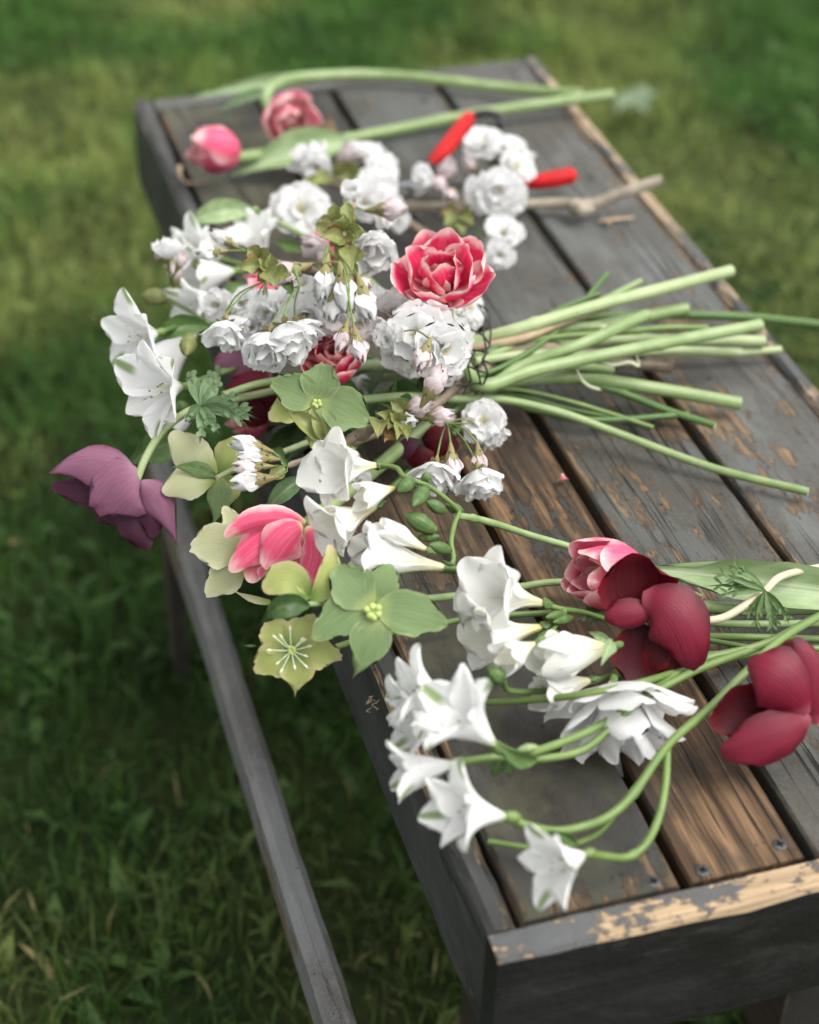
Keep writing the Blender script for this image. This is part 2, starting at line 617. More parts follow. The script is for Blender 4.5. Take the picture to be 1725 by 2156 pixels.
def grass():
    rs = np.random.RandomState(11)
    parts = []
    for (x0, x1, y0, y1, n) in ((-1.3, 1.9, -.45, 3.6, 300000), (-3.5, 4.5, -1.5, 6.5, 60000)):
        x, y = rs.uniform(x0, x1, n), rs.uniform(y0, y1, n)
        if n < 100000:
            k = ~((x > -1.3) & (x < 1.9) & (y > -.45) & (y < 3.6))
            x, y = x[k], y[k]
        parts.append((x, y))
    x = np.concatenate([p[0] for p in parts])
    y = np.concatenate([p[1] for p in parts])
    n = len(x)
    clump = vnoise(x, y, 9, 1) * .6 + vnoise(x, y, 23, 2) * .4
    patch = vnoise(x, y, 2.6, 3) * .55 + vnoise(x, y, 6.5, 4) * .45
    keep = rs.rand(n) < .25 + 1.1 * clump
    x, y, clump, patch = x[keep], y[keep], clump[keep], patch[keep]
    n = len(x)
    hgt = (.018 + .046 * clump * rs.rand(n) ** .6 + .012 * rs.rand(n)) * (.75 + .5 * (1 - patch))
    wid = .0013 + .0014 * rs.rand(n)
    broad = rs.rand(n) < .025                                      # clover and plantain between the blades
    wid = np.where(broad, .005 + .004 * rs.rand(n), wid)
    hgt = np.where(broad, hgt * .75, hgt)
    az = rs.uniform(0, 2 * np.pi, n)
    lean = np.where(broad, .8 + .5 * rs.rand(n), .15 + .95 * rs.rand(n) ** 1.3)
    dx, dy = np.cos(az), np.sin(az)
    sx, sy = -dy, dx
    V = np.zeros((n, 5, 3), dtype=np.float32)
    zb = -.004
    mid_o, mid_z = hgt * lean * .35, hgt * (1 - .12 * lean)*.6
    tip_o, tip_z = hgt * lean * 1.0, hgt * (1 - .35 * lean)
    for i, (o_, z_, w_) in enumerate(((0 * hgt, zb + 0 * hgt, -.5), (0 * hgt, zb + 0 * hgt, .5), (mid_o, mid_z, -.5), (mid_o, mid_z, .5), (tip_o, tip_z, 0))):
        w = wid * w_ * np.where(broad & (i >= 2), 1.7, 1.0) * (1.0 if i >= 2 else .7)
        V[:, i, 0] = x + dx * o_ + sx * w
        V[:, i, 1] = y + dy * o_ + sy * w
        V[:, i, 2] = z_
    base = (np.arange(n) * 5)[:, None]
    tri = np.concatenate([base + np.array([[0, 1, 3]]), base + np.array([[0, 3, 2]]), base + np.array([[2, 3, 4]])], axis=1).reshape(-1)
    nt = n * 3
    me = bpy.data.meshes.new("grass")
    me.vertices.add(n * 5)
    me.vertices.foreach_set("co", V.ravel())
    me.loops.add(nt * 3)
    me.loops.foreach_set("vertex_index", tri.astype(np.int32))
    me.polygons.add(nt)
    me.polygons.foreach_set("loop_start", (np.arange(nt) * 3).astype(np.int32))
    me.polygons.foreach_set("use_smooth", np.full(nt, True))
    me.update(calc_edges=True)
    # tint of each blade: deep green, mid green, olive, a few straw-coloured
    deep, mid, olive, straw, pale = (np.array(c) for c in ((.024, .076, .010), (.066, .148, .024), (.160, .200, .052), (.30, .26, .11), (.075, .15, .035)))
    r1 = rs.rand(n)[:, None]
    c = deep * (1 - r1) + mid * r1
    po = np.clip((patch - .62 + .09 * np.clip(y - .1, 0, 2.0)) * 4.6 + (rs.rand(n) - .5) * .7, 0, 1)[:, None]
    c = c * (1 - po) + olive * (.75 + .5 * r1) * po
    st = rs.rand(n) < .004 + .05 * np.clip((patch - .5) * 3, 0, 1)
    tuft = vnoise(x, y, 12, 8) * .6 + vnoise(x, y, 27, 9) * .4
    c = c * ((.56 + .62 * np.clip(y / 2.0, 0, 1)) * (.45 + 1.1 * tuft))[:, None]            # tuft tone; near-side dimming of the light painted into the blade colour
    c = np.where(st[:, None], straw * (.6 + .6 * r1), c)
    c = np.where((broad & ~st)[:, None], (pale * (1 - po) + olive * po) * (.5 + .6 * r1), c)
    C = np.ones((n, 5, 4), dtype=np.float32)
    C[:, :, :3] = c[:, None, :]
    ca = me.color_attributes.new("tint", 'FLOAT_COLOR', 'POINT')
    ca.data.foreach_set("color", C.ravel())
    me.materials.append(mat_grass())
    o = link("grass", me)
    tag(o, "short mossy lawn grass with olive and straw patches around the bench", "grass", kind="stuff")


lawn()
grass()

# ------------------------------------------------------------------ bench
BW, BL = 0.40, 1.037
GX = [0.0174, 0.1121, 0.1856, 0.2869, 0.386]       # joints between the boards, measured across
SIDE_H, END_H = 0.083, 0.088
W_GREY = wood_mat("grey_paint", paint=(.086, .089, .086), paint2=(.064, .061, .053), pale=(.118, .121, .117), wear=.465, edge_wear=.08, wear_y=[(.30, .50, .055, .16)], tan=(.17, .118, .075))
W_FAR = wood_mat("grey_paint_streaked", paint=(.074, .076, .072), paint2=(.053, .050, .041), pale=(.102, .104, .099), wear=.468, edge_wear=.08, wear_y=[(.20, .44, .06, .16), (.02, .10, .03, .06)], tan=(.155, .105, .064))
W_FIRST = wood_mat("grey_paint_brown", paint=(.040, .040, .037), paint2=(.030, .027, .021), pale=(.064, .063, .058), wear=.465, edge_wear=.10, wear_y=[(.30, .47, .13, .10), (-.1, .02, .07, .04)], moss=.6, tan=(.15, .10, .06), hue=((.014, .010, .007), (.060, .040, .024), (.17, .112, .064)))
W_ORANGE = wood_mat("bare_orange", paint=(.040, .040, .037), paint2=(.028, .025, .020), pale=(.056, .056, .053), wear=.475, edge_wear=.10, wear_y=[(-.2, .20, .26, .10), (.27, .42, .14, .10)], stain=.72, tan=(.16, .105, .06), hue=((.014, .008, .005), (.070, .042, .023), (.21, .128, .070)))
W_EDGE_TOP = wood_mat("worn_side_board_top", paint=(.050, .051, .050), paint2=(.030, .029, .027), pale=(.085, .086, .084), wear=.50, edge_wear=.16, wear_y=[(-.1, .16, .06, .10)], stain=.2, tan=(.26, .19, .125), hue=((.12, .09, .06), (.24, .17, .11), (.36, .27, .18)))
W_EDGE = wood_mat("worn_side_board", paint=(.050, .052, .053), paint2=(.028, .028, .027), pale=(.085, .088, .088), wear=.455, edge_wear=0.0, rough_tex=1.1, tan=(.30, .22, .145), hue=((.08, .06, .045), (.20, .145, .10), (.36, .27, .18)))
W_EDGE2 = wood_mat("worn_side_board_pale", paint=(.080, .083, .085), paint2=(.060, .060, .058), pale=(.11, .112, .112), wear=.60, edge_wear=.10, tan=(.36, .27, .185))
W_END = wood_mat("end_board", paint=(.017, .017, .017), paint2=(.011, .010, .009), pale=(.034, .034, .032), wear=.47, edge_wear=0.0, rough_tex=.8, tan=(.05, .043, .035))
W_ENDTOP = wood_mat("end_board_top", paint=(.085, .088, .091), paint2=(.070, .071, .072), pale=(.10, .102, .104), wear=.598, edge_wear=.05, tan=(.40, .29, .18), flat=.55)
W_DARK = wood_mat("hidden_wood", paint=(.03, .027, .024), paint2=(.02, .018, .016), pale=(.04, .036, .03), wear=.5, tan=(.05, .04, .03))
W_RAIL = wood_mat("rail_grey", paint=(.17, .173, .172), paint2=(.11, .105, .098), pale=(.21, .212, .21), wear=.475, edge_wear=.12, tan=(.17, .13, .095))


def board(name, parent, x0, x1, y0, y1, z0, z1, mats, seed, axis='Y', ch=.0016, jit=.0004, n=60, topmat=None):
    """A sawn board with chamfered, slightly uneven edges; local Y runs along the grain."""
    rng = random.Random(seed)
    along = (y1 - y0) if axis == 'Y' else (x1 - x0)
    across = (x1 - x0) if axis == 'Y' else (y1 - y0)
    h = (z1 - z0) / 2
    w = across / 2
    sec = [(-w, -h), (w, -h), (w, h - ch), (w - ch, h), (-w + ch, h), (-w, h - ch)]
    verts, faces, mi = [], [], []
    m = len(sec)
    raw = np.array([[rng.gauss(0, 1) for _ in range(3)] for _ in range(n + 9)])
    sm = np.stack([np.convolve(raw[:, q], np.ones(9) / 3, 'valid') for q in range(3)], axis=1) * jit + raw[4:-4] * jit * .15
    for i in range(n + 1):
        y = -along / 2 + along * i / n
        jl, jr, jt = sm[i]
        chip = rng.random() < .10
        for k, (a, b) in enumerate(sec):
            dx = (jl if a < 0 else jr)
            dz = jt * .5 if k in (3, 4) else (rng.uniform(-1, 0) * jit * 2 if k in (2, 5) else 0)
            if chip and k in (2, 5):
                dz -= .0022
            verts.append((a + dx, y, b + dz))
    mb = MB()
    for i in range(n):
        for k in range(m):
            f = (i * m + k, i * m + (k + 1) % m, (i + 1) * m + (k + 1) % m, (i + 1) * m + k)
            mb.add([verts[q] for q in f], [(0, 1, 2, 3)], None, 1 if topmat and k in (2, 3, 4) else 0)
    mb.add([verts[k] for k in range(m)], [tuple(range(m))[::-1]])
    mb.add([verts[n * m + k] for k in range(m)], [tuple(range(m))])
    me = mb.mesh(name, [mats] + ([topmat] if topmat else []), smooth=False)
    M = Matrix.Translation(Vector(((x0 + x1) / 2, (y0 + y1) / 2, (z0 + z1) / 2)) - org(parent))
    if axis == 'X':
        M = M @ Matrix.Rotation(math.radians(-90), 4, 'Z')
    return link(name, me, parent, M)


bench = thing("garden_bench", (BW / 2, BL / 2, 0), "weathered grey-painted wooden slatted bench strewn with cut flowers", "bench")
GAP = [.0022, .0036, .0042, .0042, .0022]
E0 = .0195                                                    # thickness of the end boards
edges = [(0 + .0, GX[0] - GAP[0] * .5)]
cols = [W_FIRST, W_ORANGE, W_FAR, W_GREY]
for i in range(4):
    board("plank", bench, GX[i] + GAP[i] * .8, GX[i + 1] - GAP[i + 1] * .8, E0 + .0022, BL - E0 - .002, TOP - .02, TOP - .001 * (i % 2) * .6, cols[i], 20 + i)
sb = board("side_board", bench, 0, GX[0] - GAP[0] * .4, E0 + .001, BL, TOP - SIDE_H, TOP - .0006, W_EDGE, 31, ch=.004, jit=.0006, topmat=W_EDGE_TOP)
board("side_board", bench, GX[4] + GAP[4] * .4, BW, E0 + .001, BL, TOP - SIDE_H, TOP + .0005, W_EDGE2, 32, ch=.003, jit=.0005)
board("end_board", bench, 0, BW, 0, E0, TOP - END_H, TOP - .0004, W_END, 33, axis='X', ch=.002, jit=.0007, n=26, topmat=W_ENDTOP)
board("end_board", bench, GX[0], GX[4], BL - E0, BL, TOP - END_H, TOP - .0012, W_GREY, 34, axis='X', n=26)
for yy in (.06, .5, .95):
    board("batten", bench, GX[0], GX[4], yy - .03, yy + .03, TOP - .062, TOP - .0204, W_DARK, 40, axis='X', n=10)
for lx in (.06, BW - .105):
    for ly in (.16, BL - .24):
        board("leg", bench, lx, lx + .045, ly, ly + .045, 0, TOP - .063, W_DARK, 41, n=6)

M_SCREW = plain_mat("screw_steel", (.085, .09, .095), .45, .5, .6, 900, (.04, .04, .042))
M_HOLE = plain_mat("dark_recess", (.008, .007, .006), .9, .1)


def screw(px, py, r=.0042):
    P = at(px, py, 0)
    mb = MB()
    k = 20
    prof_ = [(1.0, -.0016), (1.0, .0001), (.86, .0005), (.3, .0004)]
    V = [(r * q * math.cos(2 * math.pi * i / k), r * q * math.sin(2 * math.pi * i / k), z) for q, z in prof_ for i in range(k)]
    Fs = [(a * k + i, a * k + (i + 1) % k, (a + 1) * k + (i + 1) % k, (a + 1) * k + i) for a in range(len(prof_) - 1) for i in range(k)]
    Fs.append(tuple(range((len(prof_) - 1) * k, len(prof_) * k)))
    mb.add(V, Fs)
    o = link("screw", mb.mesh("screw", [M_SCREW], True), bench, Matrix.Translation(P - org(bench)))
    cb = MB()
    a, b = r * .55, r * .16
    for (hx, hy, dz) in ((a, b, .0007), (b, a, .00075)):
        cb.add([(-hx, -hy, dz), (hx, -hy, dz), (hx, hy, dz), (-hx, hy, dz)], [(0, 1, 2, 3)])
    link("cross_slot", cb.mesh("cross_slot", [M_HOLE], False), o, Matrix.Rotation(RNG.uniform(0, 1.5), 4, 'Z'))


for q in ((1132, 1898), (1376, 1856), (1480, 1833), (1642, 1778), (893, 211), (889, 157)):
    screw(*q)
for q in ((735, 1480), (1000, 1860), (1000, 1905), (1040, 1870), (1018, 1955)):       # old nail holes in the side board
    d = ray(*q)
    P = CAM + d * ((-.0006 - CAM.x) / d.x)
    if P.z > TOP or P.z < TOP - SIDE_H or P.y < .03:
        continue
    mb = MB()
    mb.add([(0, .0016 * math.cos(2 * math.pi * i / 10), .0016 * math.sin(2 * math.pi * i / 10)) for i in range(10)], [tuple(range(10))])
    link("nail_hole", mb.mesh("nail_hole", [M_HOLE], False), bench, Matrix.Translation(P - org(bench)))

# the low rail that stands in front of the bench
RZ = 0.25                                                    # its top
def on_plane(px, py, z):
    d = ray(px, py)
    return CAM + d * ((z - CAM.z) / d.z)


RH = .042
r1, r2 = on_plane(757, 2156, RZ), on_plane(464, 1263, RZ)
l1 = on_plane(664, 2156, RZ - RH * .8)
rdir = (r2 - r1).normalized()
rlen = (on_plane(330, 930, RZ) - r1).length
rside = Vector((rdir.y, -rdir.x, 0))
rw = abs((l1 - r1).dot(rside))
rail = thing("low_rail", (r1.x, r1.y, 0), "narrow grey weathered timber rail standing low over the grass beside the bench", "rail")
rail.rotation_euler.z = math.atan2(rdir.y, rdir.x) - math.pi / 2
board("beam", rail, r1.x - rw, r1.x, r1.y - .25, r1.y + rlen, RZ - RH, RZ, W_RAIL, 51, ch=.005, jit=.0006)
for ly in (-.2, (r2 - r1).length + .17):
    board("post", rail, r1.x - rw * .8, r1.x - rw * .2, r1.y + ly, r1.y + ly + .03, 0, RZ - RH - .0005, W_DARK, 52, n=6)

# ------------------------------------------------------------------ flower materials
M_TULIP = petal_mat("tulip_pink", (.74, .085, .19), (.86, .58, .57), (.72, .55, .30), e0=.50, e1=1.1, tip0=.78, b1=.12, vein=(.86, .30, .38), vs=(16, .8), vstr=.35, transl=.3, bump=.08)
M_TULIP_RED = petal_mat("tulip_red", (.68, .026, .105), (.90, .70, .67), (.75, .55, .35), e0=.48, e1=1.0, tip0=.77, b1=.12, vein=(.82, .18, .26), vs=(16, .8), vstr=.35, transl=.3, bump=.08)
M_TULIP_PALE = petal_mat("tulip_pale", (.74, .13, .19), (.86, .62, .55), (.80, .62, .42), e0=.3, e1=1.0, tip0=.74, b1=.2, vein=(.84, .34, .38), vs=(16, .8), vstr=.35, transl=.3, bump=.08)
M_TULIP_BLUSH = petal_mat("tulip_blush", (.82, .24, .33), (.87, .62, .58), (.80, .62, .42), e0=.3, e1=1.0, tip0=.74, b1=.2, vein=(.84, .42, .44), vs=(16, .8), vstr=.35, transl=.3, bump=.08)
M_WHITE = petal_mat("white_petal", (.88, .88, .88), (.89, .89, .89), (.72, .76, .60), e0=.6, tip0=.85, b1=.12, vein=(.82, .83, .83), vs=(14, 1.0), vstr=.25, transl=.58, bump=.15, vary=.04)
M_WHITE_PINK = petal_mat("blushed_white_petal", (.80, .76, .76), (.78, .62, .64), (.66, .70, .45), e0=.6, tip0=.75, b1=.2, vein=(.80, .64, .66), vs=(14, 1.2), vstr=.4, transl=.5, vary=.06, bump=.12)
M_FREESIA = petal_mat("freesia_white", (.88, .88, .85), (.90, .90, .89), (.78, .76, .50), e0=.6, tip0=.85, b1=.62, vein=(.82, .81, .74), vs=(14, .8), vstr=.3, transl=.5, vary=.04, bump=.12)
M_FREESIA_Y = petal_mat("freesia_white_yellow_throat", (.88, .87, .80), (.90, .90, .88), (.80, .66, .22), e0=.6, tip0=.85, b1=.60, vein=(.80, .76, .58), vs=(14, .8), vstr=.3, transl=.5, vary=.04, bump=.12)
M_ALS = petal_mat("alstroemeria_white", (.88, .88, .88), (.89, .89, .89), (.50, .60, .28), e0=.6, tip0=.9, b1=.22, vein=(.80, .82, .80), vs=(20, 1.2), vstr=.4, transl=.48, bump=.12, stripe=((.22, .32, .10), .34, .62, .96), vary=.04)
M_ALS_IN = petal_mat("alstroemeria_flecked", (.88, .88, .87), (.89, .89, .89), (.55, .62, .30), e0=.6, tip0=.9, b1=.2, vein=(.82, .83, .81), vs=(20, 1.2), vstr=.4, transl=.48, bump=.12, fleck=(.25, .09, .07), vary=.04)
M_HELL = petal_mat("hellebore_green", (.20, .285, .125), (.31, .38, .18), (.38, .46, .18), e0=.80, e1=1.1, tip0=.92, b1=.34, vein=(.10, .165, .06), vs=(60, 2.4), vstr=.6, transl=.28, rough=.48, bump=.3)
M_HELL_Y = petal_mat("hellebore_yellow_green", (.36, .40, .13), (.52, .47, .24), (.16, .26, .06), e0=.55, e1=1.05, tip0=.75, b1=.5, vein=(.30, .36, .11), vs=(30, 1.6), vstr=.45, transl=.3, rough=.5)
M_HELL_C = petal_mat("hellebore_cream", (.50, .52, .30), (.62, .60, .42), (.30, .36, .10), e0=.5, e1=1.05, tip0=.8, b1=.45, vein=(.42, .45, .24), vs=(30, 1.6), vstr=.45, transl=.3, rough=.5)
M_PURPLE = petal_mat("anemone_mauve_outside", (.235, .095, .160), (.095, .020, .042), (.28, .14, .20), e0=.70, e1=1.15, tip0=.84, b1=.3, vein=(.12, .035, .07), vs=(90, 2.0), vstr=.65, transl=.18, rough=.5, spec=.3, bump=.22)
M_PURPLE_IN = petal_mat("anemone_dark_inside", (.035, .006, .018), (.06, .010, .03), (.02, .004, .01), e0=.7, tip0=.9, b1=.3, vein=(.09, .015, .05), vs=(40, 1.4), vstr=.5, transl=.08, rough=.5)
M_BURG = petal_mat("anemone_burgundy_outside", (.19, .008, .029), (.070, .002, .008), (.30, .06, .09), e0=.45, e1=1.1, tip0=.80, b1=.15, vein=(.11, .003, .016), vs=(52, 1.5), vstr=.6, transl=.25, rough=.40, spec=.30, bump=.3)
M_BURG_IN = petal_mat("anemone_burgundy_inside", (.040, .001, .004), (.10, .003, .008), (.012, .001, .002), e0=.6, tip0=.85, b1=.4, vein=(.075, .002, .006), vs=(40, 1.2), vstr=.5, transl=.14, rough=.45, spec=.12)
S_TULIP = stem_mat("tulip_stem", (.13, .205, .065), (.27, .345, .165))
S_PALE = stem_mat("pale_stem", (.21, .28, .12), (.36, .42, .23))
S_GREEN = stem_mat("green_stem", (.085, .15, .035), (.16, .23, .07))
S_DARK = stem_mat("dark_green_stem", (.05, .11, .025), (.10, .17, .05))
S_CREAM = stem_mat("cream_stem", (.42, .38, .25), (.52, .47, .35))
S_WOOD = stem_mat("bark_twig", (.13, .095, .065), (.26, .21, .16), .8, 180, (.05, .035, .025), .6)
S_LICHEN = stem_mat("lichened_twig", (.20, .165, .12), (.36, .32, .25), .85, 140, (.10, .095, .05), .6)
S_TAN = stem_mat("tan_twig", (.30, .21, .13), (.40, .31, .21), .7, 120)
S_CUT = plain_mat("cut_stem_end", (.50, .53, .34), .6, .3, 0, 500, (.36, .42, .2))
L_GREEN = leaf_mat("leaf_green", (.055, .115, .028), (.10, .17, .05), (.20, .27, .10))
L_DARK = leaf_mat("leaf_dark", (.028, .065, .018), (.055, .10, .03), (.11, .17, .06))
L_BLUE = leaf_mat("leaf_bluish", (.085, .15, .065), (.13, .20, .09), (.26, .33, .19))
L_TULIP = leaf_mat("leaf_tulip", (.19, .28, .12), (.30, .39, .21), (.50, .57, .40))
L_OLIVE = leaf_mat("leaf_olive", (.16, .20, .055), (.25, .25, .09), (.34, .32, .15))
L_BROWN = leaf_mat("bud_scale_brown", (.16, .075, .03), (.36, .22, .10), (.42, .34, .14))
M_SEPAL = leaf_mat("sepal", (.20, .22, .075), (.27, .17, .09), (.30, .30, .13))
M_STAMEN = plain_mat("stamen_yellow", (.60, .50, .16), .7, .2, 0, 300, (.42, .33, .10))
M_STAMEN_D = plain_mat("stamen_brown", (.30, .20, .08), .7, .2, 0, 300, (.10, .06, .02))
M_STAMEN_W = plain_mat("stamen_white", (.72, .74, .60), .6, .3, 0, 300, (.6, .64, .45))
M_NECT = plain_mat("nectary_green", (.38, .46, .15), .45, .4, 0, 260, (.28, .37, .10))


# ------------------------------------------------------------------ flower pieces
CACHE = {}


def basis(face, spin=0.0, scale=1.0, loc=None):
    z = face.normalized()
    x = z.cross(UP)
    if x.length < .05:
        x = z.cross(RT)
    x.normalize()
    y = z.cross(x)
    M = Matrix((x, y, z)).transposed().to_4x4()
    M = M @ Matrix.Rotation(math.radians(spin), 4, 'Z') @ Matrix.Scale(scale, 4)
    if loc is not None:
        M.translation = loc
    return M


def cached_petal(name, mat, spec, variant):
    key = (name, mat.name, tuple(sorted((k, tuple(v) if isinstance(v, list) else v) for k, v in spec.items())), variant)
    if key not in CACHE:
        mb = MB()
        mb.add(*petal_local(seed=variant * 13 + 5, **spec))
        CACHE[key] = mb.mesh(name, [mat])
    return CACHE[key]


def ring(parent, pre, mat, n, spec, az0=0.0, jit=8.0, tilt=5.0, rng=RNG, name="petal", variants=4, sj=.08, z=0.0):
    """n petals round the axis; pre brings the flower's own frame into the parent's."""
    for k in range(n):
        me = cached_petal(name, mat, spec, rng.randrange(variants))
        M = (pre @ Matrix.Translation((0, 0, z)) @ Matrix.Rotation(math.radians(az0 + 360 * k / n + rng.uniform(-jit, jit)), 4, 'Z')
             @ Matrix.Rotation(math.radians(rng.uniform(-tilt, tilt)), 4, 'Y') @ Matrix.Scale(1 + rng.uniform(-sj, sj), 4))
        link(name, me, parent, M)


def small_parts(mb, n, L, spread, r, tipr, mi_f=0, mi_t=1, rng=RNG, z0=.02):
    """filaments with a knob at the end"""
    for k in range(n):
        a = 2 * math.pi * k / n + rng.uniform(-.3, .3)
        t = math.radians(spread * rng.uniform(.3, 1))
        e = Vector((math.sin(t) * math.cos(a), math.sin(t) * math.sin(a), math.cos(t))) * L * rng.uniform(.8, 1.1)
        b = Vector((e.x * .08, e.y * .08, z0))
        tube(mb, [b, (b + e) * .5 + Vector((0, 0, .05 * L)), e], r, 4, mi_f, n=2)
        ball(mb, e, tipr, mi_t, stretch=Vector((1, 1, 1.5)))


def ball(mb, c, r, mi=0, stretch=None, ns=6, nr=4):
    s = stretch or Vector((1, 1, 1))
    V = [c + Vector((0, 0, -r * s.z))]
    for i in range(1, nr):
        ph = math.pi * i / nr
        for k in range(ns):
            a = 2 * math.pi * k / ns
            V.append(c + Vector((r * s.x * math.sin(ph) * math.cos(a), r * s.y * math.sin(ph) * math.sin(a), -r * s.z * math.cos(ph))))
    V.append(c + Vector((0, 0, r * s.z)))
    Fs = [(0, 1 + (k + 1) % ns, 1 + k) for k in range(ns)]
    for i in range(nr - 2):
        Fs += [(1 + i * ns + k, 1 + i * ns + (k + 1) % ns, 1 + (i + 1) * ns + (k + 1) % ns, 1 + (i + 1) * ns + k) for k in range(ns)]
    Fs += [(len(V) - 1, 1 + (nr - 2) * ns + k, 1 + (nr - 2) * ns + (k + 1) % ns) for k in range(ns)]
    mb.add(V, Fs, None, mi)


def calyx_mesh(kind):
    key = ("calyx", kind)
    if key in CACHE:
        return CACHE[key]
    mb = MB()
    rng = random.Random(len(CACHE))
    if kind == 'cherry':
        tube(mb, [Vector((0, 0, -.16)), Vector((0, 0, -.08)), Vector((0, 0, 0)), Vector((0, 0, .03))], [.03, .055, .07, .05], 8, 0, n=3)
        for k in range(5):
            v, f, u = petal_local(.24, .13, [70, 105, 120], 'lance', cup=.3, nu=3, nv=4, seed=k, r0=.05)
            R = Matrix.Rotation(k * 1.2566, 3, 'Z')
            mb.add([R @ x for x in v], f, u, 0)
        small_parts(mb, 12, .20, 38, .006, .016, 1, 2, rng)
        CACHE[key] = mb.mesh("calyx", [M_SEPAL, M_STAMEN_W, M_STAMEN])
    elif kind == 'bud':
        tube(mb, [Vector((0, 0, -.35)), Vector((0, 0, -.15)), Vector((0, 0, 0)), Vector((0, 0, .05))], [.04, .10, .14, .10], 8, 0, n=3)
        for k in range(5):
            v, f, u = petal_local(.52, .26, [30, 12, -6, 2], 'lance', cup=.45, nu=3, nv=5, seed=k, r0=.16)
            R = Matrix.Rotation(k * 1.2566, 3, 'Z')
            mb.add([R @ x for x in v], f, u, 0)
        CACHE[key] = mb.mesh("calyx", [M_SEPAL])
    elif kind == 'freesia':
        tube(mb, [Vector((0, 0, -.10)), Vector((0, 0, -.02)), Vector((0, 0, .06))], [.02, .036, .045], 8, 0, n=3)
        for k in range(2):
            v, f, u = petal_local(.19, .12, [8, 6, 4], 'lance', cup=.6, nu=3, nv=5, seed=k, r0=.045)
            R = Matrix.Rotation(k * math.pi, 3, 'Z')
            mb.add([R @ (x + Vector((0, 0, -.06))) for x in v], f, u, 0)
        small_parts(mb, 4, .46, 6, .008, .015, 1, 1, rng, .1)
        CACHE[key] = mb.mesh("calyx", [L_GREEN, M_STAMEN_W, M_STAMEN])
    elif kind == 'alstroemeria':
        tube(mb, [Vector((0, 0, -.14)), Vector((0, 0, -.06)), Vector((0, 0, .05))], [.035, .075, .06], 8, 0, n=3)
        small_parts(mb, 6, .52, 14, .007, .014, 1, 2, rng, .05)
        CACHE[key] = mb.mesh("calyx", [S_GREEN, M_STAMEN_W, M_STAMEN_D])
    return CACHE[key]


def blossom(parent, M, kind, rng):
    """cherry blossom, size 1 across when open; M places it in the parent's frame"""
    I = Matrix.Identity(4)
    if kind == 'bud':
        o = link("bud", calyx_mesh('bud'), parent, M)
        mat = rng.choice([M_WHITE, M_WHITE_PINK, M_WHITE_PINK])
        ring(o, I, mat, 4, dict(L=1.05, W=.72, th=[38, 22, -8, -34], pr='ovate', cup=.75, ruf=.01, nu=5, nv=7), 0, 10, 3, rng, variants=2)
        ring(o, I, mat, 3, dict(L=.98, W=.60, th=[26, 12, -6, -24], pr='ovate', cup=.7, ruf=.01, nu=5, nv=7), 30, 10, 3, rng, variants=2)
        return o
    o = link("blossom", calyx_mesh('cherry'), parent, M)
    mat = M_WHITE
    a0 = rng.uniform(0, 72)
    if kind == 'open':
        ring(o, I, mat, 5, dict(L=.53, W=.56, th=[50, 80, 92, 84], pr='obov', cup=.22, ruf=.05, jag=.035, notch=.08), a0, 9, 8, rng, variants=6)
        ring(o, I, mat, 5, dict(L=.47, W=.48, th=[42, 64, 74, 62], pr='obov', cup=.26, ruf=.06, jag=.04, notch=.06), a0 + 36, 14, 10, rng, variants=6)
        ring(o, I, mat, 3, dict(L=.32, W=.30, th=[30, 45, 50, 40], pr='obov', cup=.35, ruf=.08, jag=.045), a0 + 10, 25, 14, rng)
    elif kind == 'full':
        ring(o, I, mat, 5, dict(L=.54, W=.60, th=[58, 80, 82, 66], pr='obov', cup=.25, ruf=.07, jag=.035, notch=.07), a0, 12, 14, rng, variants=6, sj=.14)
        ring(o, I, mat, 5, dict(L=.50, W=.52, th=[40, 60, 58, 40], pr='obov', cup=.3, ruf=.08, jag=.04, notch=.06), a0 + 36, 18, 16, rng, variants=6, sj=.16)
        ring(o, I, mat, 3, dict(L=.44, W=.46, th=[20, 36, 34, 16], pr='obov', cup=.4, ruf=.09, jag=.045), a0 + 15, 30, 18, rng, variants=5, sj=.16)
    elif kind == 'bell':
        ring(o, I, mat, 5, dict(L=.68, W=.62, th=[62, 50, 34, 36], pr='obov', cup=.32, ruf=.06, jag=.035, notch=.08), a0, 10, 10, rng, variants=6, sj=.12)
        ring(o, I, mat, 5, dict(L=.68, W=.52, th=[44, 34, 20, 20], pr='obov', cup=.34, ruf=.07, jag=.04, notch=.07), a0 + 36, 14, 9, rng, variants=6, sj=.12)
        ring(o, I, mat, 3, dict(L=.64, W=.42, th=[20, 16, 8, 8], pr='obov', cup=.4, ruf=.08, jag=.045), a0 + 10, 20, 8, rng, sj=.12)
    elif kind == 'cup':
        ring(o, I, mat, 5, dict(L=.72, W=.60, th=[75, 40, 2, -22], pr='round', cup=.55, ruf=.02, jag=.03), rng.uniform(0, 60), 6, 4, rng)
        ring(o, I, mat, 4, dict(L=.58, W=.48, th=[55, 30, 0, -15], pr='round', cup=.5, ruf=.03, jag=.04), 30, 10, 5, rng)
    return o


